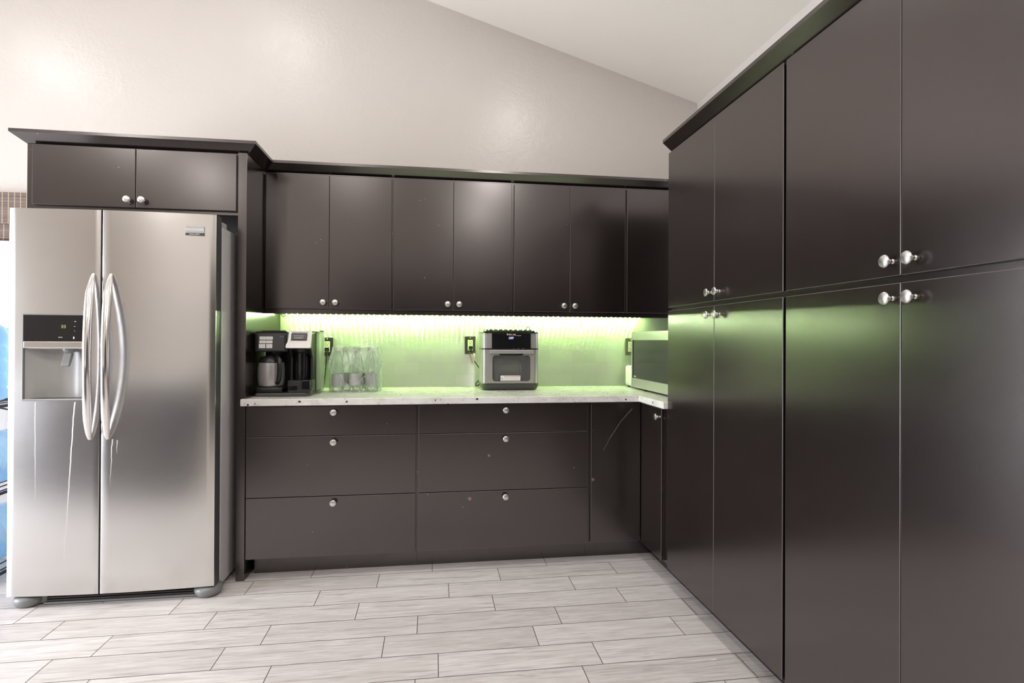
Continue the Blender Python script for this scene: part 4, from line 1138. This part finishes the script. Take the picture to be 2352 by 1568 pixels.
for i, (x, y) in enumerate(spots):
    if first is None:
        t = thing('water_bottle', blab[i], 'bottle', (0, 0, 0), 'water bottles in the pack'); first = t
        b = MB(); b.lathe(prof, seg=32); b.build('bottle_body', M['pet'], t, angle=60)
        b = MB(); b.lathe([(.0352, HB * .13), (.0352, HB * .40)], seg=32); b.m(1)
        for r_ in range(9):
            z = HB * .15 + r_ * HB * .026
            for a in range(4):
                a0 = a * 1.57 + .2
                b.tube([(.0355 * math.cos(a0 + s * .25), .0355 * math.sin(a0 + s * .25), z) for s in range(4 if r_ % 3 else 3)], .0006, 4)
        b.build('label', [M['label'], M['fgrey']], t)
        b = MB(); b.lathe([(.0148, HB * .915), (.0152, HB * .925), (.0152, HB * .99), (.0138, HB), (.0, HB)], seg=28); b.build('cap', M['white'], t)
    else:
        t = first.copy(); COL.objects.link(t); t['label'] = blab[i]
        for ch in first.children: c = ch.copy(); COL.objects.link(c); c.parent = t
    t.location = (x, y, CZ + .0015); t.rotation_euler = (0, R(2.5) if i == 1 else 0, R(90 * i))
    if i == 1: t.location.z += .0012
fx = (at(763, 890, 1, -.28)[0] + at(868, 890, 1, -.28)[0]) / 2; fyc = -.247
hx, hy = .146, .083
def film(u, v):
    a = 2 * math.pi * u; ca, sa = math.cos(a), math.sin(a)
    n = 5.0; r = (abs(ca) ** n + abs(sa) ** n) ** (-1 / n)
    if v < .86: z = CZ + .0012 + (HB + .004) * (v / .86); k = 1.0 - .05 * max(0, (v - .45) / .41) ** 1.5 - (.10 * max(0, (v - .45) / .41) ** 1.2)
    else: q = (v - .86) / .14; z = CZ + HB + .006 + .003 * math.sin(q * 3); k = .85 * (1 - q * .98)
    w = 1 + (.035 * math.sin(a * 11 + v * 5) + .03 * math.sin(a * 5 - v * 9) + .02 * math.sin(a * 23 + v * 3)) * min(1, max(0, (v - .12) * 2.2)) * (1 if v < .86 else .4)
    return (fx + hx * ca * r * k * w, fyc + hy * sa * r * k * w, z)
def torn_r(a):
    m_ = abs(math.cos(a)) + abs(math.sin(a))          # teardrop diamond with a ragged edge
    return (1 / m_ * .78 + .22) * (1 + .07 * math.sin(3 * a + 1) + .04 * math.sin(7 * a))
def torn(dx, dz):
    X_, Z_ = dx / .073, dz / .071; return math.hypot(X_, Z_) < torn_r(math.atan2(Z_, X_))
def hole(u, v):
    p = film(u, v)
    if p[1] > fyc: return False
    q = at(809, 861, 1, fyc - hy); return torn(p[0] - q[0], p[2] - q[2])
b = MB(); b.grid(film, 220, 72, wrap=True, skip=hole)
o = b.build('shrink_film', M['film'], origin=(fx, fyc, CZ), angle=80); tag(o, 'clear shrink film with a torn hole wrapped round the water bottles', 'plastic wrap')
def band(b, u0, u1, v0, v1, k=1.004):
    def f(u, v): p = Vector(film(u0 + (u1 - u0) * u, v0 + (v1 - v0) * v)); c = Vector((fx, fyc, p.z)); return c + (p - c) * k
    b.grid(f, 8, 8)
qh = at(809, 861, 1, fyc - hy)
front = [film(.5 + i / 400, j / 80) for i in range(201) for j in range(69)]
edge = []
for i in range(48):
    a = 2 * math.pi * i / 48; r_ = torn_r(a); X_, Z_ = qh[0] + .073 * r_ * math.cos(a), qh[2] + .071 * r_ * math.sin(a)
    p = min(front, key=lambda f: (f[0] - X_) ** 2 + (f[2] - Z_) ** 2); edge.append((X_, p[1] - .0008, Z_))
b = MB(); b.tube(edge, [.0007 + .0012 * abs(math.sin(i * 1.7)) * abs(math.sin(i * .31)) for i in range(48)], 6, closed=True); b.build('torn_edge', M['film_edge'], o)
for a_, mt in (((.50, .535, .04, .22), 'green'), ((.955, .968, .50, .56), 'green'), ((.475, .50, .45, .62), 'brown'), ((.958, .966, .12, .42), 'brown')):
    b = MB(); band(b, *a_); b.build('printed_patch', M[mt], o)
b = MB(); band(b, .970, .985, .08, .55); b.m(1)
for i in range(8): band(b, .973, .982, .10 + i * .055, .125 + i * .055, 1.007)
b.build('printed_strip', [M['paper'], M['ink']], o)

# ---------------------------------------------------------------- microwave in the corner
XM = 2.2400
def Q(px, py): p = at(px, py, 0, XM); return p[1], p[2]
ya = Q(1450, 840)[0]; zt, zg1, zg0, zbm = Q(1450, 762.3)[1], Q(1452, 781)[1], Q(1452, 866.5)[1], CZ + .0125
ye = -.950
t = thing('microwave', 'silver microwave oven with dark window in the counter corner', 'microwave', (2.43, (ya + ye) / 2, CZ))
b = MB(); b.box(XM + .022, 2.62, ye, ya, zbm, zt, .004)
b.m(1)
for i in range(12): b.box(XM + .05, XM + .075, ye + .05 + i * .04, ye + .075 + i * .04, zt - .001, zt + .0006)
b.build('body', [M['lgrey'], M['ink']], t)
b = MB(); yg = Q(1453.3, 820)[0]
ring(b, rrect(ye, ya, zbm, zt, .003), rrect(ye + .13, yg, zg0, zg1, .002), 0, XM, XM + .0215); door = b.build('door', M['nickel'], t)
b = MB(); b.box(XM + .0015, XM + .006, ye + .13, yg, zg0, zg1); b.m(1); c = Q(1457.5, 863.5)
b.text('Galanz', .012, FACE_NX(XM + .0012, c[0] - .001, c[1]), .042); b.build('window_pane', [M['gloss'], M['lettw']], door)
b = MB(); ring(b, rrect(ye + .13, yg + .0045, zg0 - .0025, zg1 + .0015, .002), rrect(ye + .131, yg, zg0, zg1, .002), 0, XM - .0018, XM + .002); b.build('window_rim', M['chrome'], door)
b = MB(); b.box(XM - .001, XM + .004, ye + .015, ye + .115, zbm + .03, zt - .03, .002); b.build('keypad', M['gloss'], t)
for x, y in ((XM + .018, -.405), (XM + .018, ye + .05), (2.58, -.30), (2.58, ye + .05)):
    b = MB(); b.lathe([(.0, 0), (.012, 0), (.015, .0125), (.0, .0125)], (x, y, CZ), seg=18); b.build('foot', M['black'], t)
z1 = at(1447, 840, 0, XM + .01)[2]
b = MB(); b.box(XM + .006, XM + .26, ya + .001, -.082, CZ + .010, z1, .016, 4); b.build('side_housing', M['white'], t)
b = MB(); b.lathe([(.0, 0), (.010, 0), (.013, .012), (.0, .012)], (XM + .03, -.098, CZ), seg=18); b.build('foot', M['black'], t)

# ---------------------------------------------------------------- crumbs of paper on the floor
c = at(1640, 1515, 2, 0)
b = MB(); b.prism([(c[0] - .011, c[1] - .003), (c[0] + .011, c[1] - .001), (c[0] + .010, c[1] + .005), (c[0] - .009, c[1] + .003)], 2, .0002, .0014)
o = b.build('paper_scrap', M['paper'], origin=(c[0], c[1], 0)); tag(o, 'small white paper scrap lying on the floor near the tall cabinets', 'paper')
